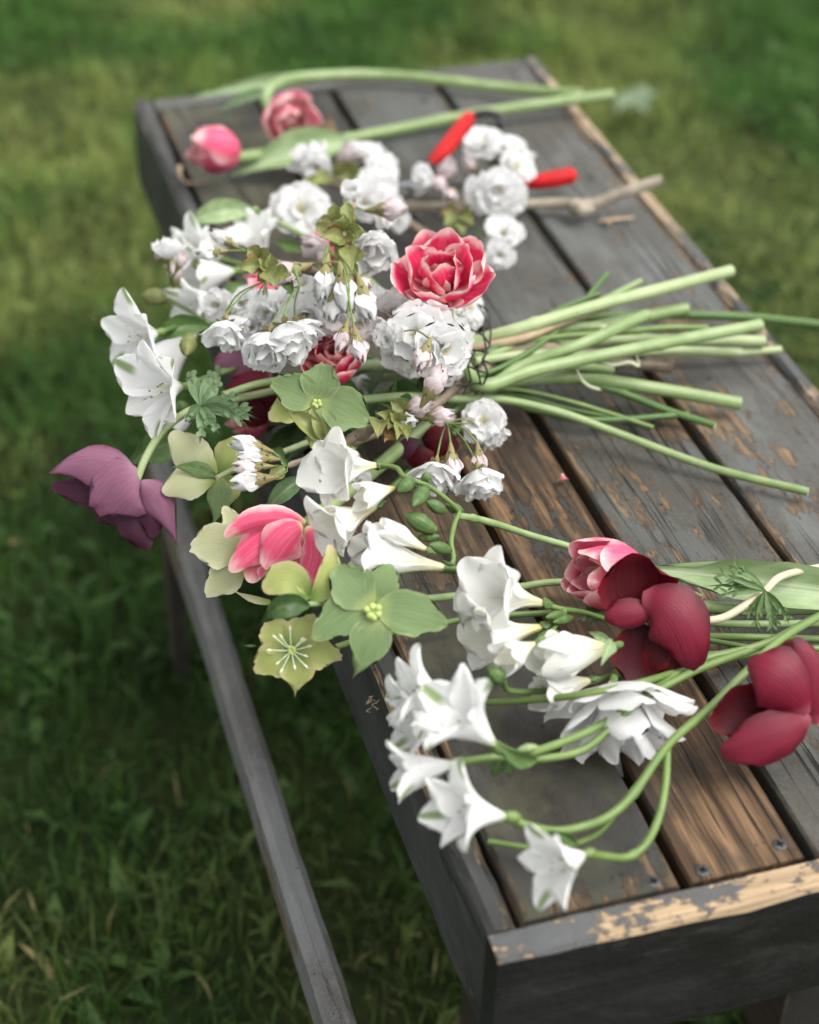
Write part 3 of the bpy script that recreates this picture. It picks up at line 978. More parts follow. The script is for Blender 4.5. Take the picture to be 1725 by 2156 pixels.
def cherry(name, origin, label, group, items, nodes, twigs, leaves=(), seed=1, scales=()):
    """items: (px, py, h, size px, kind, face, node index); nodes: points the flower stalks leave from; h in metres above the bench"""
    rng = random.Random(seed)
    t = thing(name, at(*origin), label, "branch", group)
    inv = Matrix.Translation(-t.location)
    for (pts, r, mat) in twigs:
        P = [at(*p) for p in pts]
        mb = MB()
        s = dep(P[0]) / F
        bm = [(rng.random(), rng.uniform(.15, .5), .03) for _ in range(5)]
        tube(mb, P, [x * s for x in (r if isinstance(r, (list, tuple)) else [r])] if not isinstance(r, (int, float)) else r * s, 9, 0, 1, 10, bm, .06, rng)
        build(mb, "twig", [mat, S_TAN], t)
    for (px, py, h, d, kind, face, nd) in items:
        P = at(px, py, h)
        s = dep(P) / F
        fv = idir(*face)
        size = d * s * (1.28 if kind == 'bud' else 1.0)
        M = basis(fv, rng.uniform(0, 360), size, None)
        # px, py is the middle of the blossom: step back to where its stalk begins
        back = {'open': .06, 'full': .16, 'bell': .38, 'cup': .30, 'bud': .5}[kind]
        B = P - fv * (size * back)
        M.translation = B
        blossom(t, inv @ M, kind, rng)
        if nd is not None:
            N = at(*nodes[nd])
            q0 = B - fv * size * (.14 if kind != 'bud' else .3)
            mid = N.lerp(q0, .6) - fv * (N - q0).length * .12
            mb = MB()
            tube(mb, [N, mid, q0], [1.6 * s, 1.7 * s, 2.6 * s], 6, 0, n=5)
            build(mb, "pedicel", [S_GREEN if rng.random() < .7 else M_SEPAL], t)
    for i, (bx, tx, w, mat, cup) in enumerate(leaves):
        leaf(t, bx, tx, w, mat, cup=cup, seed=seed * 50 + i)
    for i, (px, py, h, n, sz) in enumerate(scales):
        P = at(px, py, h)
        s = dep(P) / F
        for k in range(n):
            a = 2 * math.pi * k / n + rng.uniform(-.3, .3)
            dv = idir(math.cos(a), math.sin(a), rng.uniform(.1, .9))
            L = 1.45 * sz * s * rng.uniform(.6, 1.1)
            mb = MB()
            mb.add(*petal_custom(P + dv * L * .15, P + dv * L * .6 + idir(0, 0, 1) * L * .25, P + dv * L + idir(0, 0, 1) * L * rng.uniform(-.1, .35), L * .75, idir(rng.uniform(-.4, .4), rng.uniform(-.4, .4), 1), 'ovate', .5, .03, nu=5, nv=6, seed=k))
            build(mb, "bud_scale", [rng.choice([L_BROWN, L_OLIVE, L_OLIVE])], t)
    return t


def leaf(t, base, tip, width, mat, cup=.2, bend=None, roll=0.0, fold=.15, seed=0, pr='lance', name="leaf", twist=0.0, ruf=.02, jag=0.0, nu=7, nv=13):
    """leaf from base to tip, both (px, py, h); bend is a point its middle is drawn to"""
    B, T = at(*base), at(*tip)
    C = at(*bend) if bend else B.lerp(T, .5) + Vector((0, 0, (T - B).length * .12))
    s = dep(B.lerp(T, .5)) / F
    mb = MB()
    mb.add(*petal_custom(B, C, T, width * s, None, pr, cup, ruf, jag, 0, roll, twist, nu, nv, seed, fold=fold))
    return build(mb, name, [mat], t)


def stem(t, pts, r, mat, sides=10, bumps=None, name="stem", taper=1.0, n=10):
    """stem along (px, py, h) points, radius r in frame pixels at its middle"""
    P = [at(*p) for p in pts]
    s = dep(P[len(P) // 2]) / F
    mb = MB()
    tube(mb, P, [r * s * taper, r * s], sides, 0, 1, n, bumps)
    return build(mb, name, [mat, S_CUT], t)


def hero(t, A, lst, seed=0, inner=None):
    """petals given one by one: base, control, tip (px, py, towards), width px, material, options"""
    for i, (b, c, e, w, mat, kw) in enumerate(lst):
        kw = dict(kw)
        fc = kw.pop('face', None)
        B, C, E = A.p(b), A.p(c), A.p(e)
        fv = idir(*fc) if fc else None
        mb = MB()
        two = kw.pop('two', None)
        v, f, u = petal_custom(B, C, E, w * A.s, fv, seed=seed * 31 + i, **kw)
        mb.add(v, f, u, 0)
        mats = [mat]
        if two is not None:                                   # other colour on the far side: a second skin close behind the first
            nrm = fv if fv is not None else -FW
            mb.add([x - nrm * .0005 for x in v], f, u, 1)
            mats.append(two)
        build(mb, kw.get('name', "petal"), mats, t)


def head_matrix(px, py, h, face, spin, size):
    P = at(px, py, h)
    return basis(idir(*face), spin, size * dep(P) / F, P)


def tulip_head(t, px, py, h, face, size, spin=0, kind='double', rng=RNG, mats=(None, None)):
    m1, m2 = mats[0] or M_TULIP, mats[1] or M_TULIP_PALE
    M = Matrix.Translation(-t.location) @ head_matrix(px, py, h, face, spin, size)
    if kind == 'double':
        ring(t, M, m1, 6, dict(L=1.0, W=.62, th=[85, 62, 30, 2, -8], pr='round', cup=.5, ruf=.025, nu=9, nv=12, jag=.02), 0, 8, 7, rng)
        ring(t, M, m1, 6, dict(L=.86, W=.54, th=[70, 45, 12, -10, -18], pr='round', cup=.5, ruf=.03, nu=9, nv=11, jag=.02), 30, 10, 8, rng)
        ring(t, M, m2, 6, dict(L=.70, W=.42, th=[52, 30, 4, -14, -20], pr='round', cup=.5, ruf=.04, nu=7, nv=9, jag=.03), 10, 14, 9, rng)
        ring(t, M, m2, 5, dict(L=.55, W=.34, th=[30, 15, 0, -10], pr='round', cup=.5, ruf=.05, nu=7, nv=8, jag=.03), 40, 18, 10, rng)
    elif kind == 'open':
        ring(t, M, m1, 5, dict(L=.80, W=.72, th=[88, 78, 54, 30, 20], pr='round', cup=.42, ruf=.04, nu=11, nv=13, jag=.02), 0, 9, 7, rng, variants=5)
        ring(t, M, m1, 5, dict(L=.74, W=.64, th=[82, 62, 34, 12, 8], pr='round', cup=.45, ruf=.05, nu=11, nv=12, jag=.03), 34, 12, 9, rng, variants=5)
        ring(t, M, m1, 4, dict(L=.62, W=.54, th=[66, 40, 12, -8, -10], pr='round', cup=.5, ruf=.06, nu=9, nv=11, jag=.03), 5, 16, 12, rng)
        ring(t, M, m2, 4, dict(L=.50, W=.42, th=[46, 24, -2, -16, -18], pr='round', cup=.5, ruf=.07, nu=9, nv=10, jag=.04), 50, 20, 14, rng)
        ring(t, M, m2, 3, dict(L=.40, W=.30, th=[22, 10, -4, -8], pr='round', cup=.5, ruf=.08, nu=7, nv=9, jag=.05), 10, 25, 14, rng)
    else:
        ring(t, M, m1, 4, dict(L=1.0, W=.66, th=[84, 52, 10, -12, -22], pr='round', cup=.62, ruf=.02, nu=9, nv=12), 0, 6, 4, rng)
        ring(t, M, m1, 4, dict(L=.94, W=.56, th=[70, 36, 2, -14, -20], pr='round', cup=.6, ruf=.03, nu=9, nv=11), 45, 8, 5, rng)
        ring(t, M, m2, 4, dict(L=.80, W=.40, th=[40, 20, -4, -14], pr='round', cup=.6, ruf=.04, nu=7, nv=9), 20, 12, 6, rng)


def funnel(t, px, py, h, face, size, spin=0, th=(6, 8, 18, 48, 66), mats=(None, None), kind='freesia', rng=RNG, W=.42, name="flower", jit=6, tilt=4, shape=None):
    """six-petalled funnel; px, py, h is where it leaves its stalk"""
    m1, m2 = mats[0] or M_FREESIA, mats[1] or mats[0] or M_FREESIA
    M = Matrix.Translation(-t.location) @ head_matrix(px, py, h, face, spin, size)
    o = link(name, calyx_mesh(kind), t, M)
    I = Matrix.Identity(4)
    pr = 'funnel' if kind == 'freesia' else 'tepal'
    th = list(th)
    ring(o, I, m1, 3, dict(L=1.0, W=W * (1.1 if kind != 'freesia' else 1), th=th, pr=shape or ('obov' if kind != 'freesia' else pr), cup=.42, ruf=.03, nu=11, nv=15), 0, jit, tilt, rng, variants=3)
    ring(o, I, m2, 3, dict(L=.95, W=W * .92, th=[a * .92 for a in th], pr=shape or pr, cup=.4, ruf=.035, nu=11, nv=15), 60, jit, tilt, rng, variants=3)
    return o


def pod(t, base, tip, w, mat, name="bud", n=8):
    """a closed green bud from base to tip (px, py, h)"""
    B, T = at(*base), at(*tip)
    s = dep(B) / F
    mb = MB()
    r = w * s * .5
    tube(mb, [B, B.lerp(T, .25), B.lerp(T, .5), B.lerp(T, .78), T], [r * .35, r * .8, r, r * .72, r * .12], n, 0, n=3)
    for k in range(2):                                          # the two sheathing scales
        dv = idir(RNG.uniform(-1, 1), RNG.uniform(-1, 1), .8)
        mb.add(*petal_custom(B, B.lerp(T, .4) + dv * r * .9, B.lerp(T, .72) + dv * r * .75, r * 1.7, dv, 'lance', -.55, 0, nu=5, nv=6, seed=k), 0)
    return build(mb, name, [mat], t)


def frond(t, base, tips, mat, w, name="bract", seed=0):
    """a cut leaf: narrow fingers that leave one point; base and tips (px, py, h)"""
    B = at(*base)
    s = dep(B) / F
    mb = MB()
    rng = random.Random(seed)
    for i, q in enumerate(tips):
        T = at(*q)
        C = B.lerp(T, .5) + Vector((0, 0, (T - B).length * .15)) + idir(rng.uniform(-1, 1), rng.uniform(-1, 1), 0) * (T - B).length * .08
        mb.add(*petal_custom(B, C, T, w * s * rng.uniform(.7, 1.1), None, 'lance', .35, .05, nu=5, nv=9, seed=seed + i, roll=rng.uniform(-25, 25)))
        for sd in (-1, 1):                                      # side teeth
            for f in (.5, .72):
                p = B * (1 - f) ** 2 + C * 2 * f * (1 - f) + T * f * f
                dv = ((T - B).normalized() * .9 + (T - B).normalized().cross(-FW) * sd * .6).normalized()
                e = p + dv * (T - B).length * .24
                mb.add(*petal_custom(p, p.lerp(e, .5) + Vector((0, 0, .001)), e, w * s * .42, None, 'lance', .3, .03, nu=3, nv=5, seed=seed))
    return build(mb, name, [mat], t)

# ------------------------------------------------------------------ loose tulips and tool at the far end
G_T = "double pink tulips"
t = thing("tulip", at(500, 335, .02), "pink tulip with its head nearest the bench's far corner, lying on a broad leaf", "tulip", G_T)
tulip_head(t, 506, 326, .03, (-.93, .12, .35), 128, 20, 'closed', random.Random(3))
stem(t, [(498, 333, .026), (600, 318, .018), (700, 298, .012), (820, 276, .011), (970, 246, .012), (1120, 222, .016), (1292, 199, .022)], 12.5, S_TULIP, bumps=[(.3, .12, .02), (.62, .15, .015)])
leaf(t, (735, 300, .016), (478, 374, .006), 84, L_TULIP, .5, (610, 318, .03), 10, .3, 5, 'lance')

t = thing("tulip", at(590, 235, .02), "frilled pink tulip with an arched stem, its head fallen on the bench's far end", "tulip", G_T)
tulip_head(t, 592, 240, .035, (.40, -.38, .75), 112, 10, 'double', random.Random(4), (M_TULIP_BLUSH, M_TULIP_BLUSH))
stem(t, [(584, 243, .03), (563, 222, .035), (562, 196, .035), (590, 172, .03), (650, 161, .02), (760, 157, .014), (860, 162, .012), (1000, 178, .012), (1110, 190, .014), (1222, 198, .02)], 11.5, S_TULIP, bumps=[(.55, .15, .015), (.75, .15, .015)])
leaf(t, (690, 163, .012), (385, 210, .004), 34, L_TULIP, .4, (540, 172, .022), 0, .2, 6)
leaf(t, (585, 190, .012), (445, 238, .004), 24, L_BLUE, .4, (520, 198, .02), 0, .2, 7)

M_RED = plain_mat("red_grip", (.44, .009, .010), .5, .15, 0, 60, (.33, .007, .009))
M_STEEL = plain_mat("blade_steel", (.45, .46, .47), .35, .5, .9, 120, (.3, .31, .32))
M_BLACK = plain_mat("black_metal", (.022, .022, .024), .45, .5, .2, 90, (.03, .03, .032))
t = thing("secateurs", at(905, 385, .01), "garden secateurs with open red handles lying behind the tulip stem", "secateurs")


def bar(t, pts, rad, name, mat, flat=.75, n=8):
    P = [at(*p) for p in pts]
    s = dep(P[0]) / F
    mb = MB()
    tube(mb, P, [r * s for r in rad], 12, 0, n=n)
    return build(mb, name, [mat], t)


bar(t, [(880, 384, .012), (905, 346, .014), (918, 333, .015)], [8, 9, 9], "handle_shank", M_BLACK)
bar(t, [(906, 343, .015), (935, 316, .020), (962, 282, .022), (985, 250, .022), (990, 246, .022)], [10, 17, 18, 16, 9], "handle", M_RED)
bar(t, [(884, 388, .012), (960, 392, .013), (1080, 390, .014), (1112, 386, .014)], [8, 9, 9, 9], "handle_shank", M_BLACK)
bar(t, [(1104, 386, .015), (1130, 383, .017), (1165, 377, .018), (1200, 370, .018), (1212, 369, .018)], [12, 16, 18, 18, 11], "handle", M_RED)
bar(t, [(985, 250, .018), (1005, 240, .022), (1032, 238, .024), (1054, 246, .022), (1056, 262, .018), (1040, 272, .012), (1012, 270, .01)], [7, 8, 8, 8, 8, 7, 6], "strap", M_BLACK, n=6)
mb = MB()
P = at(880, 388, .012)
s = dep(P) / F
V = [P + Vector((math.cos(a) * 13 * s, math.sin(a) * 13 * s, z)) for z in (-.004, .005) for a in np.linspace(0, 6.283, 17)[:-1]]
mb.add(V, [(k, (k + 1) % 16, 16 + (k + 1) % 16, 16 + k) for k in range(16)] + [tuple(range(16, 32)), tuple(range(15, -1, -1))])
build(mb, "pivot", [M_STEEL], t)
for (q, w, nm) in (((822, 396, .012), 17, "blade"), ((838, 410, .009), 12, "anvil_blade")):
    B, T = at(890, 391, q[2]), at(*q)
    C = B.lerp(T, .5) + idir(0, .35, 0) * .006
    v, f, u = petal_custom(B, C, T, w * s, Vector((0, 0, 1)), 'blade', 0, 0, nu=5, nv=9)
    mb = MB()
    nv_ = len(v)
    mb.add(v + [x - Vector((0, 0, .0022)) for x in v], f + [tuple(i + nv_ for i in reversed(q_)) for q_ in f], u + u)
    for side in (0, 4):
        idx = [i * 5 + side for i in range(9)]
        mb.add([v[i] for i in idx] + [v[i] - Vector((0, 0, .0022)) for i in idx], [(k, k + 1, 9 + k + 1, 9 + k) for k in range(8)])
    build(mb, nm, [M_STEEL], t)

# ------------------------------------------------------------------ cherry branches
G_C = "white cherry blossom branches"
cherry("cherry_branch", (700, 380, .03), "short cherry branch with blurred white blossoms behind the bouquet, beside the pink tulips", G_C, [
    (650, 326, .055, 97, 'bell', (-.5, .55, .4), 0), (668, 352, .05, 74, 'full', (-.2, -.2, .9), 0), (757, 316, .05, 67, 'full', (.1, .6, .6), 1), (790, 328, .055, 84, 'full', (.4, .5, .6), 1),
    (806, 362, .05, 97, 'full', (.6, .2, .6), 1), (795, 398, .048, 97, 'full', (.4, -.2, .8), 1), (770, 425, .045, 88, 'full', (.1, -.4, .8), 1), (636, 442, .055, 128, 'open', (-.05, .1, 1), 0),
    (830, 440, .04, 69, 'full', (.7, -.2, .5), 1), (842, 465, .038, 54, 'full', (.6, -.5, .5), 1), (735, 330, .045, 52, 'bud', (-.1, .8, .5), 1)],
    [(690, 375, .03), (720, 365, .03)], [([(690, 380, .028), (760, 420, .022), (860, 470, .018), (980, 560, .018)], [8, 10, 11], S_WOOD)],
    [((705, 372, .04), (650, 395, .05), 34, L_OLIVE, .3), ((715, 365, .04), (760, 352, .055), 34, L_OLIVE, .3), ((700, 370, .04), (690, 340, .055), 30, L_OLIVE, .3), ((720, 372, .04), (775, 378, .055), 30, L_OLIVE, .3),
     ((700, 378, .04), (610, 398, .045), 26, L_OLIVE, .3), ((715, 370, .045), (735, 392, .06), 30, L_OLIVE, .3), ((705, 365, .045), (725, 345, .06), 30, L_OLIVE, .3)], 21)

cherry("cherry_branch", (1100, 430, .012), "cherry branch on a bare lichened twig lying below the red secateurs", G_C, [
    (1018, 298, .07, 88, 'full', (-.1, .5, .8), 0), (1078, 310, .06, 75, 'full', (.3, .6, .6), 0), (1088, 348, .06, 86, 'full', (.5, .2, .7), 0), (1050, 398, .06, 109, 'full', (0, -.2, .9), 0),
    (1010, 405, .055, 82, 'full', (-.4, -.2, .8), 0), (1080, 420, .05, 74, 'full', (.4, -.4, .7), 0), (888, 376, .045, 69, 'bell', (-.7, .1, .6), 1), (925, 388, .04, 46, 'bud', (.5, -.5, .5), 1),
    (948, 412, .045, 42, 'bud', (-.2, -.5, .8), 1), (943, 356, .05, 46, 'bud', (.2, .6, .6), 0), (990, 345, .055, 36, 'bud', (-.5, .5, .6), 0), (1062, 488, .05, 82, 'full', (.1, .2, .9), 2), (1052, 535, .045, 65, 'full', (.1, -.3, .8), 2),
    (1038, 512, .04, 52, 'bell', (-.1, -.8, .4), 2), (1112, 330, .05, 29, 'bud', (.8, .3, .4), 0)],
    [(1040, 370, .03), (960, 440, .025), (985, 470, .025)],
    [([(845, 438, .014), (960, 432, .012), (1100, 430, .012), (1180, 428, .012), (1240, 433, .013), (1300, 410, .022), (1395, 378, .035)], [9, 10, 12, 13, 10], S_LICHEN),
     ([(1205, 430, .013), (1225, 442, .014), (1255, 438, .010)], [12, 15, 6], S_LICHEN), ([(1100, 430, .014), (1050, 400, .02), (1035, 365, .03)], [7, 6, 5], S_WOOD), ([(960, 432, .014), (985, 470, .022)], [6, 5], S_WOOD)],
    [((1015, 330, .05), (1025, 300, .075), 26, L_GREEN, .3), ((960, 450, .03), (935, 480, .035), 34, L_OLIVE, .3), ((965, 450, .03), (1000, 478, .04), 34, L_OLIVE, .3), ((960, 445, .03), (925, 452, .035), 26, L_BROWN, .3),
     ((970, 465, .03), (975, 500, .035), 30, L_OLIVE, .3), ((975, 450, .03), (1005, 455, .04), 26, L_BROWN, .3), ((965, 460, .03), (950, 500, .03), 26, L_OLIVE, .3)], 22)
t = thing("twig_scrap", at(1300, 462, .004), "two thin broken tan twig scraps lying on the far plank", "twig")
for q in ([(1262, 466, .004), (1290, 462, .006), (1335, 458, .003)], [(1270, 458, .003), (1280, 466, .004), (1284, 474, .003)]):
    bar(t, q, [3, 4, 3], "scrap", S_TAN, n=4)
t = thing("twig_scrap", at(390, 385, .004), "thin tan twig scrap beside the pink tulip head at the bench's edge", "twig")
bar(t, [(378, 352, .006), (380, 372, .004), (400, 386, .004), (440, 380, .004)], [6, 3, 3, 2], "scrap", S_TAN, n=4)

# ------------------------------------------------------------------ the bouquet: stems gathered by black wire netting
G_A = "white alstroemerias"
t = thing("alstroemeria", at(385, 690, .04), "white alstroemeria with big flecked trumpets drooping off the bench edge beside the nodding purple anemone", "alstroemeria", G_A)
r_ = random.Random(31)
funnel(t, 335, 700, .085, (-.66, -.26, .72), 132, 30, (26, 40, 56, 64, 62), (M_ALS, M_ALS_IN), 'alstroemeria', r_, .56, shape='obov')
funnel(t, 388, 815, .085, (-.72, -.08, .70), 150, 90, (26, 40, 56, 64, 62), (M_ALS, M_ALS_IN), 'alstroemeria', r_, .56, shape='obov')
funnel(t, 420, 690, .03, (-.62, -.60, .10), 150, 60, (18, 18, 24, 30, 40), (M_ALS, M_ALS_IN), 'alstroemeria', r_, 0.39)
funnel(t, 428, 855, .02, (-.75, -.45, .25), 125, 60, (18, 18, 24, 34, 44), (M_ALS, M_ALS_IN), 'alstroemeria', r_, 0.39)
stem(t, [(335, 700, .085), (400, 684, .07), (520, 690, .05), (700, 730, .05), (900, 790, .05), (1040, 780, .05), (1180, 690, .05), (1280, 574, .055)], 6.5, S_DARK)
stem(t, [(388, 815, .085), (445, 792, .065), (560, 760, .05), (700, 745, .05)], 6, S_GREEN, name="stalk")
stem(t, [(420, 690, .03), (470, 690, .04), (560, 700, .045)], 6, S_GREEN, name="stalk")
leaf(t, (438, 688, .07), (303, 740, .065), 48, L_GREEN, .4, (360, 672, .085), 0, .3, 11)
leaf(t, (400, 930, .02), (258, 990, .0), 74, L_GREEN, .2, (330, 925, .03), 0, .25, 12)
pod(t, (352, 628, .055), (298, 622, .055), 40, L_OLIVE)
pod(t, (400, 705, .08), (392, 748, .08), 38, L_OLIVE)
pod(t, (398, 855, .05), (365, 862, .05), 34, L_GREEN)
stem(t, [(352, 628, .055), (400, 655, .055), (440, 680, .055)], 4, S_GREEN, name="stalk")
leaf(t, (371, 1050, .02), (373, 1190, -.02), 8, L_GREEN, .2, (366, 1120, .0), 0, .2, 13)

t = thing("alstroemeria", at(520, 520, .03), "white alstroemeria with green-striped petals at the back of the bouquet under a curved leaf", "alstroemeria", G_A)
r_ = random.Random(32)
funnel(t, 505, 490, .045, (-.75, -.42, .30), 150, 20, (16, 20, 28, 40, 52), (M_ALS, M_ALS_IN), 'alstroemeria', r_, 0.39)
funnel(t, 560, 545, .04, (-.25, .55, .60), 125, 70, (24, 26, 34, 46, 60), (M_ALS, M_ALS_IN), 'alstroemeria', r_, 0.43)
funnel(t, 500, 570, .045, (-.80, -.15, .40), 135, 50, (18, 22, 30, 44, 56), (M_ALS, M_ALS_IN), 'alstroemeria', r_, 0.41)
funnel(t, 500, 615, .04, (-.65, -.50, .40), 120, 10, (18, 22, 30, 40, 50), (M_ALS, M_ALS_IN), 'alstroemeria', r_, 0.41)
funnel(t, 470, 545, .05, (-.72, .25, .60), 118, 35, (20, 24, 34, 50, 64), (M_ALS, M_ALS_IN), 'alstroemeria', r_, .42)
funnel(t, 455, 620, .055, (-.70, -.35, .55), 112, 80, (20, 24, 34, 48, 62), (M_ALS, M_ALS_IN), 'alstroemeria', r_, .42)
stem(t, [(470, 545, .05), (520, 560, .045), (600, 590, .045)], 5, S_GREEN, name="stalk")
stem(t, [(455, 620, .055), (520, 625, .045), (620, 640, .045)], 5, S_GREEN, name="stalk")
for q_ in (((520, 600, .04), (440, 655, .045), 34), ((560, 640, .045), (480, 668, .05), 36), ((610, 560, .05), (560, 610, .05), 34), ((640, 600, .045), (560, 700, .04), 44), ((600, 700, .04), (500, 720, .035), 46)):
    leaf(t, q_[0], q_[1], q_[2], L_GREEN, .3, None, RNG.uniform(-30, 30), .2, 300 + q_[2])
pod(t, (430, 565, .06), (405, 548, .06), 24, L_OLIVE)
leaf(t, (538, 446, .07), (380, 492, .06), 52, L_TULIP, .4, (440, 430, .085), 0, .25, 14)
stem(t, [(505, 490, .045), (520, 460, .06), (545, 448, .065), (585, 468, .06), (650, 505, .05), (760, 600, .05), (900, 720, .045), (1030, 745, .05), (1170, 680, .045), (1350, 592, .045)], 7, S_TULIP)
stem(t, [(560, 545, .04), (600, 560, .045), (680, 600, .045)], 6, S_GREEN, name="stalk")
stem(t, [(545, 448, .065), (538, 438, .07)], 5, S_GREEN, name="stalk")
leaf(t, (640, 530, .06), (575, 512, .06), 26, L_GREEN, .3, None, 0, .2, 15)

t = thing("alstroemeria", at(760, 860, .02), "leafy alstroemeria buried in the bouquet, its dark stem running out past the bench", "alstroemeria", G_A)
stem(t, [(620, 860, .03), (760, 840, .035), (900, 800, .04), (1030, 740, .045), (1150, 690, .035), (1240, 668, .028), (1400, 662, .022), (1580, 668, .018), (1800, 692, .02)], 10, S_DARK)
for i, (b_, e_, w_) in enumerate([((760, 840, .05), (660, 800, .05), 50), ((780, 830, .05), (800, 770, .055), 46), ((740, 850, .04), (640, 930, .03), 60), ((800, 840, .05), (860, 900, .045), 56), ((820, 820, .05), (900, 850, .05), 54),
                                  ((700, 850, .045), (560, 890, .03), 56), ((850, 810, .045), (810, 890, .05), 54), ((780, 850, .05), (740, 960, .035), 60), ((880, 800, .045), (950, 850, .04), 46), ((640, 860, .03), (540, 830, .03), 60),
                                  ((700, 860, .02), (600, 980, .0), 70), ((760, 870, .02), (700, 1010, .0), 70), ((820, 870, .02), (860, 970, .015), 60), ((600, 880, .015), (500, 900, .0), 60), ((640, 900, .01), (540, 990, -.01), 64)]):
    leaf(t, b_, e_, w_, L_DARK if i % 3 else L_GREEN, .3, None, RNG.uniform(-40, 40), .2, 60 + i)

# tulips in the bouquet
t = thing("tulip", at(935, 610, .08), "large wide-open red and white edged double tulip on top of the bouquet", "tulip", G_T)
tulip_head(t, 930, 606, .125, (-.02, .50, .86), 182, 12, 'open', random.Random(12), (M_TULIP_RED, M_TULIP_PALE))
stem(t, [(930, 628, .125), (950, 690, .085), (985, 780, .06), (1020, 812, .055), (1130, 778, .055), (1300, 742, .055), (1450, 712, .05), (1602, 684, .045)], 14, S_TULIP, bumps=[(.45, .22, .008), (.8, .15, .006)])
t = thing("tulip", at(720, 755, .06), "frilled coral pink double tulip peering out between white blossoms above the green hellebore", "tulip", G_T)
tulip_head(t, 720, 766, .075, (-.25, .35, .90), 126, 40, 'double', random.Random(13), (M_TULIP_RED, M_TULIP_PALE))
stem(t, [(722, 770, .06), (800, 770, .05), (900, 760, .05), (990, 722, .05), (1100, 690, .06), (1250, 645, .06), (1400, 606, .055), (1540, 570, .05)], 14, S_PALE, bumps=[(.6, .2, .008)])
t = thing("tulip", at(720, 540, .045), "pink tulip mostly hidden behind the brown budded cherry twig", "tulip", G_T)
tulip_head(t, 740, 560, .05, (-.4, .7, .3), 130, 15, 'closed', random.Random(14))
stem(t, [(740, 560, .05), (800, 620, .05), (900, 690, .045), (1000, 722, .045), (1080, 720, .04), (1200, 700, .035), (1330, 672, .035), (1447, 650, .035)], 14, S_TULIP, bumps=[(.75, .22, .008)])
t = thing("tulip", at(540, 610, .045), "pink tulip showing only slivers of petal between the hanging cherry blossoms", "tulip", G_T)
tulip_head(t, 600, 625, .05, (-.9, .1, .3), 110, 15, 'closed', random.Random(15))
stem(t, [(600, 625, .05), (700, 640, .05), (850, 700, .045), (1010, 806, .045), (1100, 770, .05), (1230, 722, .06), (1362, 662, .06)], 13, S_TULIP)
t = thing("tulip", at(520, 880, .01), "pink tulip sunk low in the bouquet under the feathery collar leaves", "tulip", G_T)
tulip_head(t, 570, 885, .012, (-.9, .1, .3), 110, 15, 'closed', random.Random(16))
stem(t, [(570, 885, .012), (700, 870, .02), (850, 830, .03), (1000, 760, .035), (1200, 722, .03), (1400, 716, .025), (1610, 718, .02)], 13, S_PALE, bumps=[(.8, .2, .008)])
t = thing("tulip", at(632, 1112, .06), "pink tulip with loose spreading petals at the low front of the bouquet", "tulip", G_T)
A = Anchor(632, 1125, .07)
hero(t, A, [
    ((620, 1120, -15), (540, 1160, 0), (528, 1228, -10), 80, M_TULIP_PALE, dict(cup=-.3, pr='round')),
    ((640, 1125, -10), (630, 1180, 5), (600, 1236, -5), 70, M_TULIP_PALE, dict(cup=-.3, pr='round')),
    ((645, 1112, -5), (696, 1145, 5), (666, 1252, -10), 60, M_TULIP, dict(cup=-.4, pr='round')),
    ((630, 1118, 5), (545, 1118, 30), (484, 1204, 5), 84, M_TULIP, dict(cup=-.45, pr='round', roll=15)),
    ((642, 1104, 5), (560, 1078, 42), (472, 1130, 12), 62, M_TULIP, dict(cup=-.6, pr='round', roll=-30, ruf=.03)),
    ((642, 1112, 15), (690, 1150, 42), (634, 1240, 12), 66, M_TULIP, dict(cup=-.5, pr='round')),
    ((638, 1108, 20), (600, 1118, 62), (556, 1196, 28), 96, M_TULIP, dict(cup=-.5, pr='round', jag=.02)),
    ((600, 1190, 5), (580, 1215, 12), (555, 1222, 5), 24, M_TULIP_PALE, dict(cup=-.4)),
    ((560, 1190, 0), (548, 1205, 6), (546, 1222, 0), 22, M_TULIP_PALE, dict(cup=-.4))], 5)
stem(t, [(640, 1112, .06), (700, 1060, .05), (800, 980, .03), (920, 880, .03), (1030, 818, .035), (1100, 800, .03), (1220, 795, .028), (1380, 818, .02), (1560, 850, .012)], 14.5, S_TULIP, bumps=[(.72, .25, .008)])

